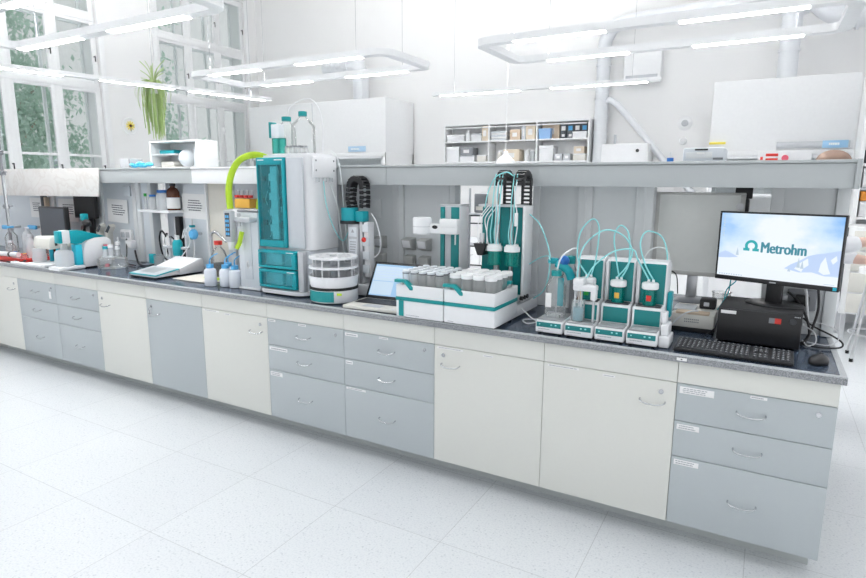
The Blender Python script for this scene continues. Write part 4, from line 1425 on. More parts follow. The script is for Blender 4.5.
# tubing loops
def tubing(label, pts, r=.0035, m=TUBEC, grp='cyan tubing over the dosing units'):
    return cable(label, pts, r, m, 'tubing', 'tubing', grp, 7)
cx = [d + .066 for d in DX]
zc = Z0 + .283
tubing('cyan tube looping high behind the electrode arm, left end of the tubing', [(cx[1] - .008, .166, zc), (cx[1] - .055, .16, zc + .08), (cx[1] - .05, .17, zc + .20), (cx[1] + .0, .19, zc + .265), (cx[1] + .03, .20, zc + .22), (cx[1] + .025, .19, zc + .08), (cx[1] + .012, .17, zc)])
tubing('cyan tube arching from the middle cartridge to the electrode arm', [(cx[2] - .008, .166, zc), (cx[2] + .035, .17, zc + .06), (cx[2] + .05, .175, zc + .13), (cx[2] + .0, .17, zc + .20), (cx[1] + .06, .14, zc + .215), (cx[1] - .02, .11, zc + .13), (cx[1] - .035, .095, zc - .01)])
tubing('cyan tube looping upright over the middle cartridge', [(cx[2] + .012, .166, zc), (cx[2] + .04, .17, zc + .07), (cx[2] + .03, .18, zc + .20), (cx[2] - .01, .185, zc + .24), (cx[2] - .035, .18, zc + .19), (cx[2] - .02, .175, zc + .09), (cx[2] + .0, .168, zc + .005)])
tubing('cyan tube from the right cartridge sweeping low across to the electrode arm', [(cx[3] - .008, .166, zc), (cx[3] - .06, .155, zc + .09), (cx[2] + .06, .14, zc + .135), (cx[2] - .02, .12, zc + .125), (cx[1] + .045, .10, zc + .06), (cx[1] + .01, .09, zc - .005)])
tubing('cyan tube looping over the back of the right tall dosing unit', [(cx[3] + .012, .166, zc), (cx[3] - .03, .17, zc + .07), (cx[3] - .06, .19, zc + .16), (cx[3] - .04, .22, zc + .215), (cx[3] + .02, .26, zc + .19), (cx[3] + .045, .30, zc + .10), (cx[3] + .04, .33, zc - .05)])
tubing('clear tube arching low behind the right tall dosing unit', [(cx[3] - .06, .32, zc - .05), (cx[3] - .055, .32, zc + .09), (cx[3] + .0, .32, zc + .135), (cx[3] + .05, .32, zc + .10), (cx[3] + .055, .33, zc - .05)], .003, TUBEW)
# electrode arm and beaker on the first tall unit
t = thing('electrode_holder', 'white electrode arm on a rod at the left tall dosing unit', 'holder', (DX[1], .03, Z0 + .073))
MB().cyl((.116, .06, 0), (.116, .06, .20), .006, n=12).build('rod', SILVER, t)
MB().box(.020, .035, .145, .13, .085, .175, .008).box(.02, .03, .168, .072, .09, .205, .01).box(.104, .04, .105, .128, .08, .15, .004).build('arm', PLASTW, t)
m = MB()
for x, y in ((.030, .05), (.046, .06), (.060, .05)):
    m.cyl((x, y, .146), (x, y, .03), .0045, n=10)
m.build('electrodes', FROST, t)
MB().cyl((.046, .07, .146), (.046, .07, .10), .008, n=10).build('yellow_electrode', AMBER, t)
t = thing('beaker', 'beaker of pale blue liquid on the left tall dosing unit under the electrode arm', 'beaker', (DX[1] + .046, .03 + .055, Z0 + .073))
MB().lathe([(0, 0), (.030, 0), (.031, .004), (.031, .095), (.034, .098), (.0305, .095), (.0295, .004), (0, .003)], n=24).build('glass', GLASS, t)
MB().lathe([(0, .004), (.029, .004), (.029, .068), (0, .068)], n=24).build('liquid', WATERB, t)
# bottle on the stirrer unit
def lab_bottle(name, label, loc, r, h, capm, gm=GLASS, grp=None, liquid=None, lh=.3, cat='bottle', neck=.3, capr=.48):
    t = thing(name, label, cat, loc, 0, grp)
    hs = h * .66
    MB().lathe([(0, .002), (r * .9, 0), (r, r * .12), (r, hs), (r * .8, hs + h * .08), (r * capr * .9, hs + h * .2), (r * capr * .85, h * .93), (r * capr * .7, h * .93)], n=26).build('glass', gm, t)
    MB().lathe([(0, h * .885), (r * capr * 1.05, h * .885), (r * capr * 1.05, h * .99), (r * capr * .9, h), (0, h)], n=22).build('cap', capm, t)
    if liquid:
        MB().lathe([(0, .006), (r * .94, .006), (r * .94, h * lh), (0, h * lh)], n=22).build('liquid', liquid, t)
    return t
bt = lab_bottle('reagent_bottle', 'clear glass bottle with a teal cap standing on the low stirrer unit', (DX[0] + .062, .03 + .10, Z0 + .073), .050, .225, TEAL)
MB().box(.008, -.002, .05, .038, .004, .19, .004).build('teal_insert', TEALL, bt)
MB().box(-.035, -.0505, .05, -.005, -.0485, .12, .001).build('paper_label', PAPER, bt)
lab_bottle('reagent_bottle', 'clear bottle with a teal cap behind the grey block, left of the dosing units', (-1.185, .36, Z0), .048, .345, TEAL)
t = thing('stand_block', 'slim dark grey block standing behind the low stirrer unit', 'stand', (-1.150, .325, Z0))
MB().box(-.028, 0, .0, .028, .05, .255, .004).build('block', MIDG, t)
MB().box(-.03, -.002, .255, .03, .052, .265, .003).build('top', SILVER, t)
t = thing('clamp', 'blue and teal clamp holding tubing above the stirrer unit bottle', 'clamp', (-1.235, .30, Z0))
MB().cyl((0, 0, 0), (0, 0, .33), .005, n=10).build('rod', SILVER, t)
MB().box(-.05, -.02, .305, .005, .02, .335, .01).build('jaw', TEALL, t)
MB().sphere((.035, -.01, .325), .028, 14).build('blue_knob', BLUE, t)
MB().tube([(.0, -.01, .31), (.06, -.02, .28), (.08, -.02, .235)], .022, n=12, smooth=4).build('teal_sleeve', TEALL, t)
tubing('white tube bending out of the stirrer unit bottle', [(-1.185, .13, Z0 + .29), (-1.17, .14, Z0 + .36), (-1.13, .16, Z0 + .40), (-1.10, .18, Z0 + .405)], .004, PLASTW)
tubing('cyan tube from the tall sampler tower down to the stirrer unit bottle', [(-1.425, .38, 1.43), (-1.36, .36, 1.38), (-1.30, .33, 1.27), (-1.27, .28, 1.18), (-1.30, .30, 1.05), (-1.38, .36, .98)], .0035, TUBEC)
tubing('second cyan tube bowing between the sampler tower and the bottle', [(-1.425, .40, 1.16), (-1.36, .37, 1.20), (-1.30, .33, 1.22), (-1.26, .25, 1.21)], .003, TUBEC)
cable('white cable coil on the worktop between the sampler and the stirrer unit', [(-1.42, .30, .93), (-1.36, .26, .90), (-1.31, .22, .888), (-1.34, .16, .888), (-1.38, .22, .89), (-1.30, .28, .89), (-1.26, .22, .90)], .0035, CABLEW, grp=None)
# ================================================================= vial tray samplers
def tray_base(name, label, x0, x1, deep, logo):
    t = thing(name, label, 'sample changer', (x0, -.05, Z0), 0)
    W = x1 - x0
    D = .30
    MB().box(0, 0, .013, W, D, .100, .004).build('lower_housing', PLASTW, t)
    MB().box(-.002, -.003, .100, W + .002, D, .119, .003).build('teal_band', TEAL, t)
    m = MB()
    m.box(0, 0, .119, W, .010, .185, .003).box(0, D - .01, .119, W, D, .185, .003).box(0, .010, .119, .010, D - .01, .185, .003).box(W - .01, .010, .119, W, D - .01, .185, .003)
    m.box(.01, .01, .119, W - .01, D - .01, .135)
    m.build('tray_wall', PLASTW, t)
    for x in (.03, W - .03):
        for y in (.055, D - .03):
            MB().cyl((x, y, 0), (x, y, .014), .011, n=12).build('foot', RUBBER, t)
    # teal carrying handles
    for sgn, xx in ((0, 0), (1, W)):
        if deep == 0 and sgn:
            continue
        m = MB()
        if sgn == 0:
            m.prism([(-.006, .196), (-.006, .212), (.060, .212), (.105, .176), (.105, .160), (.090, .160), (.054, .196)], 'Y', -.008, .022, .003)
        else:
            m.prism([(W + .006, .205), (W + .006, .221), (W - .022, .221), (W - .055, .184), (W - .055, .165), (W - .040, .165), (W - .014, .205)], 'Y', D * .62, D * .62 + .03, .003)
        m.build('carry_handle', TEAL, t)
    if logo:
        p = MB().box(.018, -.0025, .016, .048, -.0005, .100, .001)
        p.build('teal_plate', TEAL, t)
        m = MB(); lines(m, .06, .15, .022, .027, 1, -.0006, 9, .6); m.build('print', INKL, t)
    else:
        m = MB(); lines(m, .02, .06, .020, .025, 1, -.0006, 12, .6); m.build('print', INKL, t)
    if deep:
        MB().box(.01, D, .013, W, .62, .072, .004).build('rear_base', PLASTW, t)
        MB().box(.012, D + .002, .0725, W - .002, .618, .080, .002).build('rear_cover', SILVER, t)
    return t
tray_base('vial_tray', 'left white tray housing with a teal band, holding grey-capped vials', -2.000, -1.716, 0, True)
tray_base('vial_tray', 'right white tray housing with a teal band, holding wide white-capped beakers', -1.709, -1.430, 1, False)

def vial_proto(name, label, r, h, ring, capm, group):
    t = thing(name, label, 'vial', (0, 0, 0), 0, group)
    MB().lathe([(0, .001), (r * .96, 0), (r, .004), (r, h), (0, h)], n=18).build('glass', GLASSM, t)
    if ring:
        MB().cyl((0, 0, h + .0003), (0, 0, h + .006), r * 1.06, n=18).build('seal_ring', DARK, t)
        MB().lathe([(0, h + .0065), (r * 1.05, h + .0065), (r * 1.05, h + .015), (r * .9, h + .018), (0, h + .018)], n=18).build('cap', capm, t)
    else:
        MB().lathe([(0, h + .0005), (r * 1.12, h + .0005), (r * 1.12, h + .018), (r * 1.0, h + .022), (0, h + .022)], n=20).build('cap', capm, t)
    return t
G1, G2 = 'grey-capped vials in the left tray', 'white-capped beakers in the right tray'
zt = Z0 + .1355
L1 = 'small glass vial with a dark ring and grey cap in the left tray'
L2 = 'wide glass beaker with a white cap in the right tray'
v0 = vial_proto('sample_vial', L1, .0195, .105, True, PLASTB, G1)
first = True
for j in range(5):
    for i in range(5):
        p = (-2.000 + .040 + .0505 * i, -.05 + .040 + .053 * j, zt)
        if first:
            v0.location = p
            first = False
        else:
            copy_tree(v0, p)
v1 = vial_proto('sample_beaker', L2, .0270, .105, False, WHITE, G2)
first = True
for j in range(4):
    for i in range(4):
        p = (-1.709 + .041 + .0655 * i, -.05 + .045 + .0665 * j, zt)
        if first:
            v1.location = p
            first = False
        else:
            copy_tree(v1, p)

# tall sampler tower with two cable chains
def chain(parent, path, wdt, axis, name='cable_chain', n_=None, h=.026, m=BLACK):
    """Articulated cable chain: plates along a path, wdt across the given axis."""
    mb = MB()
    P = [Vector(p) for p in path]
    # resample
    seg = []
    for a, b in zip(P, P[1:]):
        k = max(1, int((b - a).length / .021))
        for i in range(k):
            seg.append((a.lerp(b, i / k), (b - a).normalized()))
    ax = Vector(axis).normalized()
    for c, tg in seg:
        nr = tg.cross(ax).normalized()
        Mx = Matrix((tg, ax, nr)).transposed().to_4x4()
        Mx.translation = c
        for s in (-1, 1):
            mb.box(-.0125, s * wdt / 2 - .004, -h / 2, .0125, s * wdt / 2 + .004, h / 2, .004, M=Mx, seg=1)
        mb.box(-.005, -wdt / 2, -h / 2, .005, wdt / 2, -h / 2 + .004, M=Mx)
        mb.box(-.005, -wdt / 2, h / 2 - .004, .005, wdt / 2, h / 2, M=Mx)
    return mb.build(name, m, parent)
TX, TY = -1.703, .325
t = thing('sampler_tower', 'tall sampler tower with two black cable chains behind the right vial tray', 'sampler', (TX, TY, Z0 + .0805))
TW, TH = .262, .515
MB().box(TW, -.005, 0, TW + .014, .115, TH, .003).build('side_plate', WHITE, t)
MB().box(0, .055, .0, TW - .001, .110, TH, .003).build('back_frame', PLASTG, t)
for a, b in ((.012, .082), (.118, .172), (.198, .250)):
    MB().box(a, .030, .02, b, .054, TH - .01, .003).build('teal_cover', TEALP, t)
for x in (.095, .108, .185, .256):
    MB().cyl((x, .025, 0), (x, .025, TH), .0065, n=12).build('guide_rod', SILVER, t)
MB().box(0.0, .0, TH - .008, TW, .110, TH + .004, .002).build('top_plate', SILVER, t)
for x, lab in ((.132, 0), (.238, 1)):
    rr = .056
    path = [(x, -.005, TH - .19), (x, -.005, TH + .115)]
    for k in range(1, 9):
        a = pi - pi * k / 9
        path.append((x, .051 + rr * cos(a), TH + .115 + rr * sin(a)))
    path.append((x, .107, TH - .06))
    chain(t, path[1:], .047, (1, 0, 0), h=.032)
for x in (.095 + .025, .195 + .025):
    h = MB().cyl((x, -.04, .275), (x, -.04, .300), .042, n=26).cyl((x, -.04, .300), (x, -.04, .310), .034, n=26)
    hd = h.build('dosing_head', WHITE, t)
    MB().cyl((x, -.04, .200), (x, -.04, .2745), .036, n=24).build('green_cylinder', TEALGC, hd)
    MB().box(x - .008, .0, .27, x + .008, .03, .31).build('carriage', PLASTG, hd)
MB().prism([(.0, .31), (.075, .31), (.055, .245), (.025, .245)], 'Y', -.06, .02, .004).build('black_funnel', BLACK, t)
MB().box(.0, .02, .28, .03, .05, .36, .004).build('arm_clip', SILVER, t)
MB().box(.055, .0, TH + .004, .105, .04, TH + .10, .004).build('connector_box', PLASTC, t)
g = MB()
for i, (x, y0) in enumerate(((.100, -.03), (.122, -.025), (.140, -.03), (.205, -.03), (.222, -.025))):
    g.tube([(x, -.04, .305), (x - .005, -.045, .37), (x + .006, -.05, .45), (x, -.03, .54), (x + .004, -.022, .62), (x + .002, .0, .68)], .0032, n=6, smooth=6)
g.build('teal_tubes', TUBEC, t)
g = MB()
for i, (x, o) in enumerate(((.03, .0), (.045, .01), (.065, .02), (.085, .0))):
    g.tube([(x, -.03, .27), (x - .01 + o, -.045, .36), (x - .005, -.04, .44), (x + .02, -.02, .49), (x + .035, .0, .515)], .0030, n=6, smooth=6)
for x in (.128, .235):
    g.tube([(x, -.045, .305), (x + .014, -.05, .40), (x + .01, -.045, .47), (x - .01, -.03, .56), (x - .005, -.02, .64)], .0030, n=6, smooth=6)
g.build('white_tubes', PLASTW, t)
MB().tube([(.04, .0, .50), (.06, -.01, .58), (.10, -.01, .66), (.16, .0, .69), (.20, -.0, .67)], .0032, n=6, smooth=6).build('loop_tube', TUBEC, t)
MB().box(.232, -.052, .41, .250, -.04, .48, .003).build('tube_tag', WHITE, t)
# small mechanism on the rear base right of the beakers
t = thing('tube_coupling', 'silver tube couplings with a blue cap beside the white-capped beakers', 'coupling', (-1.52, .33, Z0 + .0805))
m = MB()
for k in range(3):
    m.cyl((.05, -.03 + .04 * k, .025), (.085, -.03 + .04 * k, .025), .010, n=12)
m.box(.03, -.05, 0, .075, .07, .018, .003)
m.build('body', SILVER, t)
m = MB()
for k in range(3):
    m.cyl((.0855, -.03 + .04 * k, .025), (.10, -.03 + .04 * k, .025), .012, n=10)
m.build('nuts', BLACK, t)
MB().cyl((.06, .05, .018), (.06, .05, .07), .010, n=12).build('post', SILVER, t)
MB().box(.048, .04, .07, .072, .06, .09, .003).build('blue_cap', BLUE, t)

# second tower with a white swing arm behind the left tray
t = thing('swing_arm_tower', 'teal and white tower with a white swing arm, behind the left vial tray', 'sampler', (-1.935, .32, Z0))
MB().box(0, 0, 0, .125, .11, .585, .004).build('column', PLASTW, t)
MB().box(-.004, -.004, .585, .129, .115, .594, .002).build('top_plate', SILVER, t)
for a, b in ((.004, .030), (.072, .120)):
    MB().box(a, -.012, .01, b, -.0005, .580, .002).build('teal_cover', TEALP, t)
MB().box(.032, -.006, .01, .070, -.0005, .580, .002).build('slot', PLASTG, t)
a_ = MB()
a_.box(-.075, -.06, .430, .135, -.0125, .485, .01).box(.025, -.065, .470, .135, -.0125, .515, .006)
ar = a_.build('swing_arm', WHITE, t)
MB().lathe([(0, .425), (.048, .425), (.054, .432), (.054, .512), (.048, .520), (0, .520)], n=30, M=Matrix.Translation((-.090, -.055, 0))).build('drum', PLASTW, ar)
MB().cyl((-.090, -.055, .468), (-.090, -.055, .471), .0545, n=30).build('drum_seam', PLASTG, ar)
MB().sphere((-.005, -.060, .468), .013, 12, (1.4, .3, .8)).build('black_hole', BLACK, ar)
MB().box(.10, -.02, .37, .106, -.012, .43, .001).build('white_pin', WHITE, t)

# white tubes tangled behind between both towers
for k, (lab, dz) in enumerate((('white tube hanging in the gap between the two sampler towers, highest', .06), ('white tube hanging in the gap between the two sampler towers, middle', .02), ('white tube hanging in the gap between the two sampler towers, lowest', -.02))):
    cable(lab, [(-1.80, .60, 1.10 + dz), (-1.74, .58, 1.02 + dz), (-1.70, .58, 1.03 + dz), (-1.64, .56, 1.12 + dz), (-1.62, .55, 1.20 + dz)], .006, PLASTW, 'tubing', 'tubing', 'white tubes between the towers')
t = thing('fan_block', 'black ribbed block in the gap between the two sampler towers', 'block', (-1.82, .62, Z0))
m = MB().box(0, 0, 0, .2, .02, .22, .01)
for k in range(6):
    m.box(.02 + .03 * k, -.012, .02, .035 + .03 * k, 0, .2, .003)
m.build('block', BLACK, t)

# ================================================================= laptop
t = thing('laptop', 'open silver laptop with a pale blue screen, left of the vial trays', 'laptop', (-2.405, .005, Z0 + .001), rad(3))
MB().box(0, 0, .0, .36, .245, .020, .005).build('base', PLASTC, t)
MB().box(.02, .095, .0202, .34, .225, .0215, .0008).build('keyboard_deck', DARK, t)
k_ = MB()
for r in range(6):
    for c in range(15):
        k_.box(.024 + .0209 * c, .100 + .0205 * r, .0217, .0415 + .0209 * c, .117 + .0205 * r, .0240, .001, seg=1)
k_.build('keys', BLACK, t)
MB().box(.12, .015, .0202, .24, .082, .0208, .0005).build('touchpad', PLASTG, t)
lid = MB()
Ml = Matrix.Translation((0, .240, .018)) @ Matrix.Rotation(rad(-31), 4, 'X')
lid.box(0, 0, .0, .36, .010, .245, .004, M=Ml)
lo_ = lid.build('lid', BLACK, t)
MB().box(.016, -.0008, .022, .344, -.0002, .228, M=Ml).build('screen', SCR_LAP, lo_)
m = MB()
m.box(.02, -.0014, .12, .34, -.0009, .215, M=Ml).box(.02, -.0014, .03, .17, -.0009, .115, M=Ml)
m.build('screen_window', SCR_LAPL, lo_)
m = MB()
for k in range(4):
    m.box(.03, -.0020, .14 + .018 * k, .30 - .05 * (k % 2), -.0015, .143 + .018 * k, M=Ml)
m.box(.16, -.0020, .04, .162, -.0015, .21, M=Ml)
m.build('screen_lines', SCR_MTN, lo_)
m = MB()
m.box(.325, .002, .019, .345, .012, .0215)
m.build('hinge_badge', SILVER, t)

# ================================================================= rack sampler: carousel + column
cxr, cyr = -2.592, .165
t = thing('sample_carousel', 'round white three-tier carousel on a teal drum base in front of the tall teal cabinet', 'carousel', (cxr, cyr, Z0))
R_ = .145
MB().lathe([(0, .006), (R_ - .004, .006), (R_, .012), (R_, .088), (0, .088)], n=48).build('drum_base', PLASTW, t)
m = MB()
for k in range(16):
    a0, a1 = rad(196 + 7.0 * k), rad(196 + 7.0 * (k + 1))
    q = R_ + .0012
    m.quad((q * cos(a0), q * sin(a0), .014), (q * cos(a1), q * sin(a1), .014), (q * cos(a1), q * sin(a1), .084), (q * cos(a0), q * sin(a0), .084))
m.build('teal_panel', TEAL, t)
MB().box(.045, -.1445, .06, .075, -.1425, .076, .001, M=Matrix.Rotation(rad(27), 4, 'Z')).build('green_sticker', LIME, t)
MB().lathe([(0, .0885), (R_ + .003, .0885), (R_ + .003, .106), (0, .106)], n=48).build('black_ring', RUBBER, t)
MB().lathe([(.09, .1065), (R_ - .003, .1065), (R_ + .004, .17), (R_ + .004, .178), (R_ - .004, .178), (R_ - .012, .115), (.09, .115)], n=48).build('lower_bowl', PLASTW, t)
for z in (.228, .292):
    MB().lathe([(.025, z), (R_ + .002, z), (R_ + .002, z + .014), (R_ - .006, z + .016), (R_ - .012, z + .010), (.025, z + .010)], n=48).build('tier_disc', PLASTW, t)
for k in range(8):
    a = 2 * pi * k / 8 + .13
    MB().cyl((cos(a) * (R_ - .018), sin(a) * (R_ - .018), .116), (cos(a) * (R_ - .018), sin(a) * (R_ - .018), .293), .0045, n=8).build('rod', PLASTW, t)
MB().cyl((0, 0, .10), (0, 0, .31), .022, n=18).build('hub', PLASTG, t)
m = MB()
for k in range(12):
    a = 2 * pi * k / 12
    m.cyl((cos(a) * (R_ - .045), sin(a) * (R_ - .045), .3025), (cos(a) * (R_ - .045), sin(a) * (R_ - .045), .3035), .010, n=10)
m.build('tube_hole', PLASTG, t)

t.scale = (1, 1, .9)

t = thing('sampler_column', 'grey sampler column with a teal head and an arched black cable chain, behind the laptop', 'sampler', (-2.63, .36, Z0))
MB().box(-.03, -.02, .006, .30, .14, .075, .008).build('base', PLASTW, t)
MB().box(.0, .0, .075, .080, .10, .454, .006).build('column', PLASTG, t)
MB().box(.010, -.0015, .375, .070, -.0002, .435).build('warning_plate', PLASTB, t)
MB().box(.010, -.0015, .26, .070, -.0002, .36).build('label_plate', PLASTB, t)
MB().prism([(.04, .423), (.052, .401), (.028, .401)], 'Y', -.0025, -.0016).build('warning_sign', INKL, t)
m = MB(); lines(m, .014, .066, .27, .35, 5, -.0016, 22, .4); m.build('label_print', INKL, t)
MB().box(.085, .01, .075, .105, .09, .469, .003).build('guide_rail', SILVER, t)
MB().box(.115, .015, .12, .15, .08, .468, .006).build('needle_guide', PLASTW, t)
m = MB()
for k in range(4):
    m.box(.112, .0, .15 + .085 * k, .16, .014, .20 + .085 * k, .004)
m.build('carriage_blocks', PLASTB, t)
MB().sphere((.128, -.004, .36), .016, 12).build('red_knob', RED, t)
MB().cyl((-.002, .03, .475), (-.002, .03, .555), .056, n=30).build('teal_drum', TEALL, t)
MB().box(.056, .005, .470, .118, .07, .535, .006).build('teal_block', TEALL, t)
MB().lathe([(0, .455), (.064, .455), (.064, .474), (0, .474)], n=30, M=Matrix.Translation((-.002, .03, 0))).build('black_plate', BLACK, t)
rr = .050
path = [(.004, .05, .558), (-.008, .05, .61)]
for k in range(0, 10):
    a = pi * .96 - pi * .98 * k / 9
    path.append((.052 + rr * cos(a), .05, .685 + rr * sin(a)))
path += [(.103, .05, .62), (.098, .05, .54)]
chain(t, path, .055, (.25, 1, 0), h=.040)
MB().tube([(.15, .05, .52), (.20, .03, .47), (.225, .04, .36), (.20, .06, .28), (.16, .05, .24)], .004, n=8, smooth=5).build('white_tube', PLASTW, t)
cable('clear tube hanging from the tall teal cabinet to the rack sampler', [(-2.77, .36, 1.60), (-2.74, .40, 1.45), (-2.72, .40, 1.30), (-2.70, .42, 1.12), (-2.66, .46, 1.0)], .003, TUBEW, 'tubing', 'tubing', 'tubing beside the tall teal cabinet')
cable('cyan tube sagging along the right side of the tall teal cabinet', [(-2.765, .30, 1.60), (-2.755, .31, 1.45), (-2.73, .35, 1.30), (-2.70, .40, 1.22), (-2.66, .42, 1.30)], .003, TUBEC, 'tubing', 'tubing', 'tubing beside the tall teal cabinet')
cable('second clear tube curving down from the back of the tall teal cabinet', [(-2.80, .43, 1.79), (-2.745, .42, 1.74), (-2.715, .42, 1.60), (-2.71, .43, 1.40), (-2.70, .45, 1.15)], .003, TUBEW, 'tubing', 'tubing', 'tubing beside the tall teal cabinet')

# ================================================================= tall teal cabinet instrument
t = thing('column_cabinet', 'tall white cabinet instrument with a tinted teal door, the largest on the bench', 'instrument', (-3.19, .15, Z0))
def rounded(x0, y0, x1, y1, rl, rr_, n=7):
    """Plan outline with rounded front corners (left radius rl, right radius rr_)."""
    pts = [(x0, y1), (x0, y0 + rl)]
    pts += [(x0 + rl - rl * cos(pi / 2 * k / n), y0 + rl - rl * sin(pi / 2 * k / n)) for k in range(1, n + 1)]
    pts += [(x1 - rr_ + rr_ * sin(pi / 2 * k / n), y0 + rr_ - rr_ * cos(pi / 2 * k / n)) for k in range(n + 1)]
    pts += [(x1, y1)]
    return pts
MB().prism(rounded(0, .03, .41, .30, .05, .085), 'Z', .290, .868).build('upper_housing', PLASTW, t)
m = MB().prism(rounded(.004, .035, .406, .30, .05, .085), 'Z', .8685, .880)
m.prism(rounded(.03, .07, .38, .295, .08, .09), 'Z', .880, .890)
m.build('top_cover', PLASTW, t)
MB().prism(rounded(.0, .02, .405, .30, .05, .06), 'Z', .030, .2885).build('lower_housing', PLASTB, t)
MB().prism(rounded(-.004, -.045, .41, .30, .09, .09), 'Z', .008, .0295).build('foot_plate', PLASTW, t)
MB().prism(rounded(.01, -.03, .39, .28, .09, .09), 'Z', .0, .0075).build('base_rubber', RUBBER, t)
# door with frame and tinted window
m = MB()
dx0, dx1, dz0, dz1 = .002, .236, .300, .864
m.box(dx0, -.002, dz0, dx0 + .010, .030, dz1, .004).box(dx1 - .022, -.002, dz0, dx1, .030, dz1, .006)
m.box(dx0 + .01, -.002, dz0, dx1 - .022, .030, dz0 + .045, .004).box(dx0 + .01, -.002, dz1 - .045, dx1 - .022, .030, dz1, .004)
dr = m.build('door', TEALL, t)
MB().box(dx0 + .01, .002, dz0 + .045, dx1 - .022, .006, dz1 - .045).build('tinted_window', TEALGL, dr)
MB().box(dx0 + .01, .0285, dz0 + .045, dx1 - .022, .0298, dz1 - .045).build('dark_interior', mat('dark_teal_interior', (.03, .16, .18), .5), t)
m = MB()
m.box(.015, -.0026, dz1 - .018, .07, -.0021, dz1 - .012).box(.16, -.0026, dz1 - .018, .225, -.0021, dz1 - .012)
m.build('door_print', PLASTW, dr)
m = MB().box(.105, .012, .35, .165, .0280, .81, .004)
m.build('separation_column', WHITE, t)
m = MB()
for z in (.40, .50, .60, .72):
    m.box(.095, .009, z, .165, .012, z + .045, .002)
m.build('column_bands', WHITE, t)
m = MB()
rnd = random.Random(3)
for k in range(14):
    x, z_ = rnd.uniform(.03, .19), rnd.uniform(.35, .75)
    m.tube([(x, .02, z_), (x + rnd.uniform(-.03, .03), .014, z_ + .04), (x + rnd.uniform(-.03, .03), .02, z_ + .09)], .0018, n=5, smooth=4)
m.build('capillaries', PLASTW, t)
m = MB()
for z in (.42, .56, .70):
    m.box(.180, .012, z, .200, .0280, z + .05, .003).box(.03, .014, z + .02, .06, .0280, z + .05, .003)
m.build('valves', DARK, t)
MB().box(.240, .012, .300, .375, .0295, .862, .006).build('front_panel', PLASTG if False else mat('pale_grey_front', (.60, .63, .67), .35), t)
# two lower teal drawers
for za, zb in ((.168, .285), (.040, .160)):
    m = MB()
    m.box(.010, -.030, za, .330, .018, za + .016, .005).box(.010, -.030, zb - .022, .330, .018, zb, .005)
    m.box(.010, -.030, za + .016, .030, .018, zb - .022, .005).box(.296, -.030, za + .016, .330, .018, zb - .022, .005)
    f = m.build('drawer', TEALL, t)
    MB().box(.03, -.022, za + .016, .296, -.018, zb - .022).build('tinted_window', TEALGL, f)
    MB().box(.255, -.0306, zb - .014, .315, -.0301, zb - .009).build('drawer_print', PLASTW, f)
    m = MB()
    m.box(.12, -.010, za + .018, .20, .018, zb - .024, .004)
    m.build('inner_block', PLASTB, f)
    m = MB().tube([(.05, .0, za + .03), (.09, -.01, za + .06), (.15, -.014, za + .03), (.22, -.01, za + .04), (.26, .0, za + .07)], .003, n=6, smooth=5)
    m.build('inner_tubes', PLASTW, f)
MB().box(.340, -.02, .030, .385, .02, .288, .006).build('corner_post', PLASTG, t)
m = MB().box(.411, .06, .74, .428, .27, .868, .004)
bx = m.build('side_box', PLASTW, t)
m = MB()
for y in (.08, .25):
    for z_ in (.785, .845):
        m.cyl((.428, y, z_), (.430, y, z_), .006, n=10)
m.build('screw', MIDG, bx)
m = MB()
for y in (.10, .17, .23):
    m.cyl((.42, y, .715), (.42, y, .74), .013, n=12)
m.build('outlet', FROST, bx)
MB().box(.4055, .02, .286, .4105, .30, .2895).build('seam', PLASTG, t)

# things standing on top of the tall cabinet
zt_ = Z0 + .8905
t = thing('dosing_unit', 'teal-tinted glass dosing cylinders with a grey block on the tall cabinet, left end', 'dosing unit', (-3.095, .27, zt_))
m = MB()
for k in range(2):
    m.lathe([(0, 0), (.026, 0), (.026, .098), (0, .098)], n=20, c=(-.028 + .052 * k, 0, 0))
m.build('cylinders', TEALGC, t)
MB().box(-.045, -.026, .0985, .022, .026, .185, .004).build('grey_block', PLASTB, t)
MB().box(-.060, -.030, .10, -.0455, .030, .20, .003).build('teal_side', TEAL, t)
lab_bottle('reagent_bottle', 'narrow clear bottle with a teal cap on the tall cabinet beside the dosing cylinders', (-3.135, .385, zt_), .062, .245, TEAL)
lab_bottle('reagent_bottle', 'large round clear bottle with a teal cap on the tall cabinet', (-2.985, .375, zt_), .078, .27, TEAL, capr=.34)
cable('white tube arching high between the two bottles on the tall cabinet', [(-3.11, .37, zt_ + .25), (-3.07, .35, zt_ + .30), (-2.97, .36, zt_ + .34), (-2.90, .37, zt_ + .335), (-2.85, .38, zt_ + .27), (-2.835, .39, zt_ + .16), (-2.85, .40, zt_ + .02)], .0035, PLASTW, 'tubing', 'tubing', None)
for k in range(8):
    r, c = k // 4, k % 4
    L_ = 'small clear vial in the double row on top of the tall cabinet'
    p = (-2.985 + .036 * c + .01 * r, .22 + .045 * r, zt_)
    if k == 0:
        tv = thing('glass_vial', L_, 'vial', p, 0, 'small vials on the tall cabinet')
        MB().lathe([(0, 0), (.014, 0), (.014, .034), (0, .034)], n=12).build('glass', GLASSM, tv)
        MB().cyl((0, 0, .0345), (0, 0, .046), .012, n=12).build('cap', MIDG, tv)
    else:
        copy_tree(tv, p)

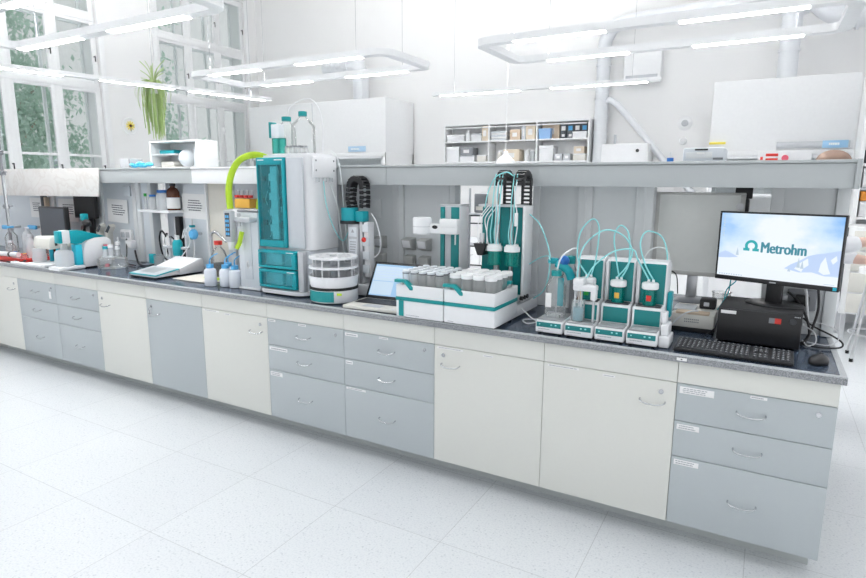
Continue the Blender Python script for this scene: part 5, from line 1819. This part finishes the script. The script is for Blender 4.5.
# ================================================================= slim white cabinet left of it, lime hose, handheld display
t = thing('slim_cabinet', 'slim white cabinet with a narrow grooved door, left of the tall teal cabinet', 'cabinet', (-3.395, .16, Z0))
MB().box(0, 0, .012, .185, .27, .515, .006).build('housing', PLASTB, t)
MB().box(-.004, -.012, .0, .189, .28, .0115, .003).build('foot_plate', PLASTW, t)
d = MB().box(.055, -.008, .07, .125, -.0005, .50, .003).build('door', PLASTG if False else PANELB, t)
MB().lathe([(.010, 0), (.016, 0), (.016, .006), (.010, .006)], n=20, M=Matrix.Translation((.09, -.008, .17)) @ Matrix.Rotation(rad(90), 4, 'X') @ Matrix.Diagonal((.7, 1.6, 1, 1))).build('finger_ring', PLASTW, d)
MB().box(.0, .0, .516, .19, .26, .530, .004).build('top_plate', MIDG, t)
t = thing('lime_hose', 'lime green flat hose arching over the gap beside the tall teal cabinet', 'hose', (-3.36, .08, 1.30))
MB().tube([(-.005, .0, .12), (-.010, .0, .24), (.005, .02, .35), (.05, .05, .43), (.095, .12, .465), (.128, .20, .45), (.140, .27, .40)], .02, n=12, smooth=6, flat=(.016, .024)).build('arch', LIME, t)
MB().tube([(.118, .12, .116), (.121, .13, .17), (.140, .15, .22)], .014, n=10, smooth=4).build('inner_run', LIME, t)
MB().tube([(.01, .02, -.14), (.03, .03, -.10), (.045, .04, -.03)], .016, n=10, smooth=4).build('lower_end', LIME, t)
t = thing('handheld_meter', 'grey handheld meter with a dark key display clipped under the lime hose', 'meter', (-3.40, .055, 1.205), 0)
MB().prism([(0, 0), (.055, 0), (.065, .20), (-.005, .205)], 'Y', 0, .035, .004).build('body', PLASTG, t)
MB().box(.008, -.002, .035, .050, -.0002, .19, .001).build('display', BINDER, t)
m = MB()
for r in range(5):
    for c in range(2):
        m.box(.013 + .018 * c, -.0035, .045 + .028 * r, .027 + .018 * c, -.0022, .062 + .028 * r, .001)
m.build('keys', BLUEL, t)
MB().prism([(.012, -.0), (.05, 0), (.04, -.05), (.02, -.05)], 'Y', .004, .03, .003).build('nozzle', PLASTW, t)
t = thing('stand_clamp', 'grey clamp shelf reaching from the slim cabinet toward the handheld meter', 'clamp', (-3.33, .10, 1.335))
MB().box(-.03, -.02, 0, .13, .05, .03, .008).build('arm', PLASTG, t)
MB().cyl((.0, .015, -.03), (.0, .015, .055), .012, n=12).build('pin', SILVER, t)
# far bench item with amber vials and red caps, seen beside the lime hose
t = thing('vial_rack', 'white rack with red-capped tubes above an amber block, seen behind the lime hose', 'rack', (-3.82, .50, 1.30))
MB().box(0, 0, .0, .22, .10, .09, .004).build('box', PLASTW, t)
MB().box(.03, -.005, .10, .19, .09, .17, .01).build('amber_block', AMBER, t)
MB().box(.0, .02, .09, .22, .09, .10).build('plate', PLASTG, t)
for k in range(4):
    v = MB().cyl((.03 + .048 * k, .04, .171), (.03 + .048 * k, .04, .23), .013, n=12).build('tube', FROST, t)
    MB().cyl((.03 + .048 * k, .025, .175), (.03 + .048 * k, .025, .195), .018, n=12).build('red_cap', RED, v)
MB().box(.13, -.012, .02, .17, -.0005, .05, .003).build('red_valve', RED, t)
MB().box(.02, .03, -.42, .20, .09, -.001, .004).build('stand', PLASTW, t)
t = thing('glass_apparatus', 'grey bottle carrier with slim tubes on the shelf top beside the tall teal cabinet', 'rack', (-3.45, .62, 1.7005))
MB().box(0, 0, 0, .20, .10, .06, .004).build('tray', PLASTG, t)
for k in range(3):
    MB().cyl((.04 + .05 * k, .05, .06), (.04 + .05 * k, .05, .11), .010, n=10).build('tube', FROST, t)

# ================================================================= wash bottles
def wash(label, x, y, rz):
    t = thing('wash_bottle', label, 'bottle', (x, y, Z0 + .0005), rz, 'white wash bottles with blue caps')
    MB().lathe([(0, .001), (.038, 0), (.041, .006), (.041, .100), (.036, .116), (.022, .124), (0, .124)], n=26).build('body', PLASTW if False else mat_wash, t)
    MB().cyl((0, 0, .1245), (0, 0, .150), .025, n=22).build('cap', BLUEL, t)
    MB().tube([(0, 0, .150), (0, 0, .175), (.008, 0, .195), (.035, 0, .215), (.055, 0, .222)], [.006, .006, .0055, .005, .004], n=8, smooth=4).build('spout', BLUEL, t)
    return t
mat_wash = mat('milky_plastic', (.80, .84, .90), .35)
wash('white wash bottle with a blue cap standing alone left of the other three', -3.650, .125, rad(50))
wash('white wash bottle with a blue cap, leftmost of the three standing together', -3.605, .245, rad(45))
wash('white wash bottle with a blue cap, front one of the three standing together', -3.545, .165, rad(35))
wash('white wash bottle with a blue cap touching the slim white cabinet, rightmost of the three', -3.452, .165, rad(30))
t = thing('reagent_bottle', 'dark-filled bottle with a red cap behind the wash bottles', 'bottle', (-3.90, .42, Z0))
MB().lathe([(0, .001), (.06, 0), (.062, .01), (.062, .15), (.045, .20), (.022, .225), (.022, .245), (0, .245)], n=26).build('glass', GLASS, t)
MB().lathe([(0, .006), (.058, .006), (.058, .105), (0, .105)], n=24).build('liquid', BLACKM, t)
MB().cyl((0, 0, .2455), (0, 0, .275), .030, n=20).build('cap', RED, t)
tag(MB().tube([(-3.92, .30, .888), (-3.85, .28, .888), (-3.74, .30, .89), (-3.70, .34, .90)], .012, n=8, smooth=4).build('hose', GREEN if False else LIME), 'lime green hose end lying on the worktop behind the wash bottles', 'hose')
t = thing('faucet', 'bent grey pipe tap standing on the worktop behind the wash bottles', 'tap', (-4.02, .56, Z0))
MB().tube([(-.12, .0, 0), (-.12, 0, .26), (-.115, 0, .30), (-.09, 0, .322), (-.05, 0, .315), (.06, -.01, .255)], .011, n=12, smooth=5).build('pipe', STEEL, t)
MB().cyl((-.12, 0, 0), (-.12, 0, .03), .022, n=16).build('flange', STEEL, t)
t = tag(MB().box(-4.12, .17, Z0 + .0002, -3.72, .42, Z0 + .006, .002).build('drip_board', BEIGE), 'flat beige board lying on the worktop behind the lone wash bottle', 'board')

# ================================================================= balance / titration display
t = thing('titrator', 'low wedge-shaped white balance with a teal-edged sloping display', 'balance', (-4.505, .085, Z0))
MB().prism([(0, .012), (.0, .022), (.20, .050), (.205, .012)], 'X', 0, .31, .003).build('display_base', PLASTW, t)
MB().prism([(-.004, .0222), (-.004, .028), (.204, .058), (.204, .0505)], 'X', -.004, .314, .001).build('teal_frame', TEALL, t)
MB().prism([(.008, .0305), (.008, .032), (.195, .0592), (.195, .0575)], 'X', .010, .300, .0).build('touch_panel', PLASTG, t)
MB().prism([(.05, .0370), (.05, .0385), (.165, .0555), (.165, .0535)], 'X', .06, .22, .0).build('screen', LCD, t)
MB().prism([(.206, .008), (.206, .055), (.40, .115), (.43, .110), (.435, .008)], 'X', .02, .31, .006).build('body', PLASTW, t)
MB().box(.0, .01, .0, .30, .42, .0075).build('foot_plate', RUBBER, t)
# titration vessel and electrodes above the balance
t = thing('titration_stand', 'titration stand with teal bottles, electrodes and cables above the balance', 'stand', (-4.64, .575, Z0))
MB().box(-.10, -.035, 0, .24, .085, .02, .004).build('foot', PLASTG, t)
for x in (-.02, .20):
    MB().cyl((x, .05, .02), (x, .05, .41), .007, n=10).build('rod', SILVER, t)
MB().lathe([(0, .11), (.038, .11), (.040, .12), (.040, .215), (.026, .24), (0, .24)], n=20, c=(.105, -.03, 0)).build('teal_bottle', TEALL, t)
MB().cyl((.105, -.03, .24), (.105, -.03, .275), .018, n=14).build('white_cap', WHITE, t)
MB().lathe([(0, .02), (.04, .02), (.042, .03), (.042, .10), (0, .10)], n=20, c=(-.12, -.05, 0)).build('glass_cup', GLASSM, t)
MB().box(-.20, -.09, .03, -.14, -.06, .11, .006).build('teal_holder', TEALL, t)
m = MB()
for k, x in enumerate((-.06, -.035, .0, .06, .09, .17)):
    m.cyl((x, -.02 + .01 * (k % 3), .09), (x + .005, -.02 + .01 * (k % 3), .25 + .03 * (k % 2)), .005, n=8)
m.build('electrode', PLASTW, t)
MB().box(-.09, -.03, .16, .20, .02, .18, .005).build('holder_bar', PLASTG, t)
m = MB()
m.tube([(-.06, -.01, .26), (-.13, .0, .30), (-.19, .02, .22), (-.17, .03, .08), (-.08, .04, .03)], .007, n=8, smooth=5)
m.tube([(.0, -.01, .26), (.06, .02, .20), (.10, .05, .10), (.05, .06, .03)], .007, n=8, smooth=5)
m.tube([(-.035, .0, .25), (-.08, .01, .28), (-.12, .02, .20), (-.10, .03, .10)], .006, n=8, smooth=5)
m.build('black_cable', CABLE, t)
m = MB()
m.tube([(.17, -.02, .26), (.22, .0, .35), (.25, .02, .20), (.26, -.02, .04)], .004, n=7, smooth=5)
m.tube([(.13, 0, .25), (.17, .0, .33), (.21, .01, .22), (.20, -.08, .10)], .004, n=7, smooth=5)
m.build('white_cable', PLASTW, t)
m = MB()
for z_ in (.24, .29, .34):
    m.box(.185, .03, z_, .215, .07, z_ + .02, .004)
m.build('teal_clips', TEALL, t)
MB().box(-.06, .085, .0, .0, .125, .42, .006).build('black_column', BLACK, t)
tag(MB().tube([(-5.22, .62, .98), (-5.10, .55, .93), (-5.0, .50, .89), (-4.85, .46, .888), (-4.72, .44, .91)], .008, n=8, smooth=5).build('cable', CABLE), 'black cable trailing from the left wall socket toward the titration stand', 'cable', 'cables by the left sockets')
tag(MB().tube([(-5.33, .62, 1.08), (-5.28, .58, .98), (-5.20, .52, .90), (-5.08, .46, .888), (-4.96, .44, .888)], .006, n=8, smooth=5).build('cable', CABLE), 'second black cable dropping from the left wall socket to the worktop behind the glass jar', 'cable', 'cables by the left sockets')
t = thing('power_adapter', 'white adapter plugged in below the left notice', 'adapter', (-5.33, .60, 1.0))
MB().box(0, 0, 0, .10, .05, .07, .01).build('body', PLASTW, t)
MB().box(.03, .05, .02, .07, .067, .05).build('plug', PLASTG, t)

# bottles on the inner shelf
zs = 1.3555
def jar(name, label, loc, r, h, bodym, capm, cat='bottle', lh=None, liq=None):
    t = thing(name, label, cat, loc, 0)
    MB().lathe([(0, .001), (r * .96, 0), (r, .006), (r, h * .8), (r * .8, h * .86), (0, h * .86)], n=24).build('body', bodym, t)
    MB().cyl((0, 0, h * .862), (0, 0, h), r * .86, n=22).build('cap', capm, t)
    if liq:
        MB().lathe([(0, .005), (r * .93, .005), (r * .93, lh), (0, lh)], n=20).build('contents', liq, t)
    return t
jar('reagent_bottle', 'small clear bottle with a blue cap, at the left of the inner shelf', (-4.895, .62, zs), .045, .125, FROST, BLUE)
jar('sample_jar', 'clear jar with a wide blue lid in the middle of the inner shelf', (-4.765, .62, zs), .062, .165, FROST, BLUE, 'jar')
t = thing('reagent_bottle', 'brown glass bottle with a dark cap and pale label on the inner shelf', 'bottle', (-4.645, .62, zs))
MB().lathe([(0, .001), (.050, 0), (.052, .006), (.052, .105), (.052, .15), (.040, .175), (.02, .19), (.02, .20), (0, .20)], n=26).build('glass', BROWNG, t)
MB().cyl((0, 0, .2), (0, 0, .225), .024, n=18).build('cap', BLACK, t)
MB().lathe([(.0522, .015), (.0526, .015), (.0526, .105), (.0522, .105)], n=26).build('label_wrap', PAPER, t)
t = thing('test_tube', 'green-stoppered tube standing beside the small blue-capped bottle', 'tube', (-4.955, .58, zs))
MB().cyl((0, 0, 0), (0, 0, .11), .010, n=12).build('glass', FROST, t)
MB().cyl((0, 0, .11), (0, 0, .135), .012, n=12).build('stopper', GREEN, t)
t = thing('round_flask', 'white round flask on the shelf behind the blue-lidded jar', 'flask', (-4.74, .72, zs))
MB().lathe([(0, 0), (.04, .005), (.06, .05), (.05, .10), (.02, .13), (.018, .20), (0, .20)], n=22).build('glass', FROST, t)

# ================================================================= round glass jar with coloured stoppers
t = thing('glass_jar', 'round glass reaction vessel with pink, teal and white stoppers beside the titrator', 'jar', (-5.05, .30, Z0))
MB().lathe([(0, .001), (.105, 0), (.115, .012), (.115, .075), (.10, .088), (.05, .092), (0, .092)], n=36).build('vessel', GLASS, t)
MB().lathe([(0, .0925), (.075, .0925), (.075, .103), (0, .103)], n=30).build('lid', FROST, t)
for k, (a, m_, h) in enumerate(((200, PINK, .065), (320, WHITE, .07), (260, TEALL, .055), (80, WHITE, .085), (20, WHITE, .05))):
    x, y = .050 * cos(rad(a)), .050 * sin(rad(a))
    s = MB().cyl((x, y, .1035), (x, y, .1035 + h), .020, n=16).build('neck', FROST, t)
    MB().cyl((x, y, .104 + h), (x, y, .127 + h), .021, n=16).build('stopper', m_, s)
MB().cyl((.05, -.08, .02), (.05, -.08, .045), .016, n=14).build('red_spot', PINK, t)
MB().cyl((.02, .05, .09), (.02, .05, .25), .005, n=8).build('glass_rod', FROST, t)

# ================================================================= white and teal photometer-like titrator at the left
t = thing('titrator', 'white and teal titrator with a projecting head over a glass vessel, at the left', 'titrator', (-5.46, .0, Z0))
MB().prism([(.165, .01), (.155, .06), (.16, .14), (.175, .20), (.20, .225), (.26, .245), (.36, .245), (.40, .215), (.40, .14), (.385, .01)], 'X', .17, .255, .006).build('fan_body', PLASTW, t)
MB().prism([(.061, .215), (.061, .315), (.13, .318), (.30, .27), (.36, .25), (.26, .2455), (.185, .228), (.15, .205), (.10, .205)], 'X', .19, .248, .004).build('teal_arm', TEALL, t)
MB().box(.185, .0, .215, .255, .060, .322, .008).build('head', PLASTW, t)
MB().box(.188, -.030, .220, .252, -.0005, .318, .004).build('teal_cap', TEALL, t)
MB().box(.18, .100, .0305, .245, .152, .20, .004).build('blue_column', CYANG, t)
MB().box(.11, -.06, .0, .265, .158, .030, .010).build('base', PLASTW, t)
MB().lathe([(0, .031), (.066, .031), (.068, .04), (.068, .135), (.06, .15), (.035, .165), (0, .165)], n=28, M=Matrix.Translation((.192, .030, 0))).build('vessel', FROST, t)
MB().lathe([(0, .165), (.030, .165), (.026, .215), (0, .215)], n=20, M=Matrix.Translation((.205, .030, 0))).build('neck', GLASSM, t)
MB().box(.18, .16, .0, .245, .385, .0095, .003).build('foot', RUBBER, t)
# cream instrument left of it
t = thing('stirrer_head', 'cream instrument head on two teal legs, left of the teal-armed titrator', 'instrument', (-5.80, .08, Z0))
MB().prism([(0, .14), (-.01, .165), (.0, .23), (.02, .245), (.19, .235), (.20, .15)], 'X', 0, .24, .006).build('head', PLASTC, t)
MB().box(.242, .04, .17, .248, .06, .22, .002).build('slot', DARK, t)
for x in (.06, .17):
    MB().cyl((x, .10, .02), (x, .10, .14), .016, n=14).build('leg', CYANG, t)
MB().lathe([(0, .03), (.05, .03), (.055, .05), (.05, .14), (0, .14)], n=24, M=Matrix.Translation((.06, .0, 0))).build('vessel', FROST, t)
MB().box(-.02, -.08, .0, .28, .16, .022, .008).build('base', PLASTW, t)
t = tag(MB().box(-6.05, -.01, Z0 + .0, -5.58, .03, Z0 + .018, .006).build('tray', PLASTW), 'flat white tray strip on the worktop edge in front of the cream instrument', 'tray')

# two dark monitors at the left
t = thing('monitor', 'dark switched-off monitor behind the cream instrument, lower of two at the left', 'monitor', (-6.09, .40, Z0), rad(-2))
MB().box(-.235, 0, .18, .235, .04, .475, .006).build('bezel', BLACK, t)
MB().box(-.215, -.003, .20, .215, -.0002, .46).build('screen', BINDER, t)
MB().box(-.04, .041, .02, .04, .07, .3, .004).build('stand_column', BLACK, t)
MB().box(-.12, -.03, 0, .12, .14, .018, .006).build('stand_foot', BLACK, t)
t = thing('monitor', 'black monitor standing under the shelf edge, right of the lower dark one', 'monitor', (-5.82, .57, Z0), rad(2))
MB().box(-.19, 0, .37, .12, .04, .58, .006).build('bezel', BLACK, t)
MB().box(-.175, -.003, .385, .105, -.0002, .57).build('screen', BLACKM, t)
MB().box(-.05, .041, .02, .02, .065, .4, .004).build('stand_column', BLACK, t)
MB().box(-.13, -.02, 0, .10, .066, .018, .006).build('stand_foot', BLACK, t)
t = thing('camera_arm', 'black jointed camera arm beside the teal-armed titrator', 'arm', (-5.62, .42, Z0))
MB().cyl((0, 0, 0), (0, 0, .02), .06, n=18).build('foot', BLACK, t)
MB().tube([(0, 0, .02), (-.01, 0, .22), (.02, -.02, .30), (.09, -.04, .34)], .02, n=10, smooth=4).build('arm', BLACK, t)
MB().sphere((.11, -.04, .35), .04, 14, (1.2, .8, .8)).build('camera_head', BLACK, t)
MB().box(.03, -.05, .37, .08, .0, .43, .008).build('mount', TEALL, t)
for k, (x, lab) in enumerate(((-5.69, 'grey tilted holder behind the titrator fan, left of two'), (-5.55, 'grey tilted holder behind the titrator fan, right of two'))):
    t = thing('tilted_holder', lab, 'holder', (x, .56, Z0))
    MB().prism([(0, 0), (.03, 0), (.05, .25), (.10, .31), (.07, .33), (.0, .27)], 'Y', 0, .05, .005).build('body', PLASTC, t)
    MB().prism([(.012, .26), (.045, .25), (.09, .305), (.07, .32)], 'Y', -.006, -.0005, .001).build('dark_face', BINDER, t)

# lab stand, red tray and glassware at the left edge
t = thing('lab_stand', 'tall grey lab stand with clamps rising at the left edge of the photo', 'stand', (-6.60, .27, Z0))
MB().box(-.10, -.08, 0, .10, .12, .012, .004).build('foot', MIDG, t)
MB().cyl((0, 0, .012), (0, 0, 1.05), .013, n=12).build('rod', MIDG, t)
for z_, l_ in ((.97, .10), (.78, .12), (.47, .16)):
    m = MB().box(-.025, -.02, z_ - .02, .03, .02, z_ + .02, .006)
    m.cyl((-.06, 0, z_), (l_, -.02, z_ + .01), .006, n=8)
    m.build('clamp', MIDG, t)
t = thing('red_tray', 'red tray on the worktop at the left edge holding glassware', 'tray', (-6.46, .06, Z0))
m = MB().box(0, 0, .0, .46, .34, .008, .002)
m.box(0, 0, .008, .46, .012, .032, .002).box(0, .328, .008, .46, .34, .032, .002).box(0, .012, .008, .012, .328, .032, .002).box(.448, .012, .008, .46, .328, .032, .002)
m.build('tray', RED, t)
for k, (x, y, r, h, gm, cm, lab) in enumerate(((.09, .10, .040, .16, GLASS, SILVER, 'clear flask with a silver neck in the red tray, nearest the lab stand'), (.24, .20, .042, .22, FROST, PLASTG, 'tall pale bottle in the middle of the red tray'), (.36, .24, .045, .19, GLASS, PLASTW, 'clear bottle with a white cap at the right of the red tray'), (.20, .08, .03, .07, FROST, BLUE, 'low vessel with a blue lid at the front of the red tray'), (.33, .09, .028, .06, GLASS, AMBER, 'small vessel with an amber stopper at the front right of the red tray'))):
    lab_bottle('glass_flask', lab, (-6.46 + x, .06 + y, Z0 + .0085), r, h, cm, gm, 'glassware in the red tray')
t = thing('hand_pipette', 'white pipette-like tool lying on the worktop in front of the red tray', 'tool', (-6.42, .072, Z0 + .0545), rad(1))
MB().cyl((0, 0, 0), (.34, 0, .012), .022, n=16).build('barrel', PLASTW, t)
MB().cyl((.20, 0, .007), (.23, 0, .009), .0235, n=16).build('black_ring', BLACK, t)
MB().cyl((-.02, 0, -.001), (0, 0, 0), .016, n=12).build('tip', PLASTG, t)
tag(MB().tube([(-6.12, .0, .888), (-6.02, .03, .89), (-5.95, .0, .888), (-5.90, .04, .905), (-6.0, .08, .90), (-6.10, .06, .888)], .007, n=8, smooth=5).build('cable', CABLE), 'black cable coiled on the worktop in front of the cream instrument', 'cable')
for k, (x, z_, lab) in enumerate(((-7.12, 1.12, 'light blue tap handle on the wall fitting, left of two'), (-6.62, 1.14, 'light blue tap handle on the wall fitting, right of two'))):
    t = thing('gas_tap', lab, 'tap', (x, .50, z_))
    MB().cyl((0, .12, 0), (0, 0, 0), .014, n=10).build('stem', SILVER, t)
    MB().box(-.07, -.03, -.02, .07, .0, .02, .01).build('handle', BLUEL, t)
t = thing('burette_bottle', 'brown bottle on a shelf arm behind the red tray', 'bottle', (-6.45, .55, Z0))
MB().lathe([(0, 0), (.05, 0), (.052, .01), (.052, .22), (.02, .28), (.02, .33), (0, .33)], n=22).build('glass', BROWNG, t)
MB().box(-.04, -.06, .20, .04, -.053, .30, .004).build('paper_tag', PAPER, t)
MB().cyl((0, 0, .33), (0, 0, .36), .024, n=14).build('cap', RED, t)
t = notice('pale form sheet pinned to the panel behind the lower dark monitor', -6.45, .664, 1.20, .32, .22, 7)

# ================================================================= things on top of the reagent shelf
zt2 = 1.7005
t = thing('label_printer', 'grey printer with a slot standing on the reagent shelf above the grey monitor', 'printer', (-.722, .66, zt2))
MB().box(0, 0, 0, .19, .24, .072, .010).build('housing', PANELB, t)
MB().box(.015, -.003, .020, .135, -.0002, .050, .003).build('front_panel', POST, t)
MB().box(.065, -.005, .040, .10, -.0031, .048, .001).build('white_label', PAPER, t)
MB().box(.055, -.004, .058, .115, -.0002, .066, .001).build('slot', BLACKM, t)
MB().box(.14, -.004, .012, .185, -.0002, .022, .001).build('button_row', MIDG, t)
t = thing('reagent_bottle', 'tiny blue-based white bottle on the reagent shelf beside the grey printer', 'bottle', (-.775, .62, zt2))
MB().cyl((0, 0, 0), (0, 0, .022), .016, n=16).build('body', BLUE, t)
MB().cyl((0, 0, .022), (0, 0, .05), .006, n=10).build('cap', PLASTW, t)
t = thing('shelf_box', 'open white box holding a white sphere and green packs on the left reagent shelf', 'box', (-5.16, .80, zt2))
m = MB().box(0, 0, 0, .62, .22, .015, .003)
m.box(0, 0, .015, .015, .22, .225, .003).box(.605, 0, .015, .62, .22, .225, .003).box(.015, .2, .015, .605, .22, .225, .003).box(0, 0, .2255, .62, .22, .24, .003)
m.box(.015, .015, .12, .30, .199, .13, .002)
m.build('box', WHITE, t)
t = thing('white_sphere', 'white globe-like flask inside the open white box on the reagent shelf', 'flask', (-5.16 + .40, .88, zt2 + .016))
MB().sphere((0, 0, .075), .075, 24).build('globe', PLASTB, t)
t = thing('green_pack', 'green pack on the upper ledge inside the open white box', 'pack', (-5.16 + .05, .86, zt2 + .131))
MB().box(0, 0, 0, .20, .10, .035, .010).build('pack', TEALL, t)
t = thing('white_pack', 'white pack on the floor inside the open white box beside the globe', 'pack', (-5.16 + .06, .86, zt2 + .016))
MB().box(0, 0, 0, .18, .10, .05, .010).build('pack', PLASTC, t)
t = thing('paper_pad', 'white pad standing inside the open white box right of the globe', 'pad', (-5.16 + .50, .86, zt2 + .016))
MB().box(0, 0, 0, .09, .10, .16, .008).build('pad', PLASTB, t)
t = thing('glove_heap', 'crumpled light blue gloves on the reagent shelf beside the open white box', 'gloves', (-5.05, .62, zt2))
m = MB()
rnd = random.Random(11)
for k in range(9):
    m.sphere((rnd.uniform(-.07, .08), rnd.uniform(-.04, .04), .02 + rnd.uniform(0, .022)), rnd.uniform(.025, .04), 10, (1.3, .8, .55))
m.build('gloves', mat('light_blue_film', (.10, .55, .82), .35), t)
t = thing('switch_box', 'small grey box on the reagent shelf left of the blue gloves', 'box', (-5.33, .62, zt2))
MB().box(0, 0, 0, .15, .12, .085, .005).build('body', PLASTG, t)
MB().box(.13, -.002, .01, .148, -.0002, .08).build('dark_strip', MIDG, t)

# more glassware and fittings at the far left
lab_bottle('wash_flask', 'clear bottle with a white paper wrap standing between the lab stand and the dark monitor', (-6.68, .46, Z0), .05, .26, PLASTG, FROST)
lab_bottle('reagent_bottle', 'clear flask with a silver neck behind the red tray at the left edge', (-6.95, .44, Z0), .055, .24, SILVER, GLASS)
t = thing('tube_rail', 'dark upright rail with a red valve on the panel left of the form sheet', 'rail', (-6.62, .60, Z0))
MB().box(-.025, 0, .0, .025, .04, .60, .004).build('rail', DARK, t)
MB().cyl((0, -.03, .20), (0, 0, .20), .03, n=14).build('red_valve', RED, t)
MB().box(.03, .0, .20, .06, .04, .55, .004).build('wood_strip', BOXC, t)
t = thing('burette', 'slim clear burette with a blue tap held by the lab stand', 'burette', (-6.53, .245, Z0 + .30))
MB().cyl((0, 0, 0), (0, 0, .46), .009, n=12).build('glass', FROST, t)
MB().cyl((0, -.03, -.02), (0, .03, -.02), .010, n=10).build('tap', BLUEL, t)
MB().cyl((0, 0, -.07), (0, 0, 0), .005, n=8).build('tip', FROST, t)
for k, (x, z_, lab) in enumerate(((-6.98, 1.22, 'pale printed sheet on the panel at the left edge below the marbled sheet'),)):
    notice(lab, x, .668, z_, .22, .20, 31)
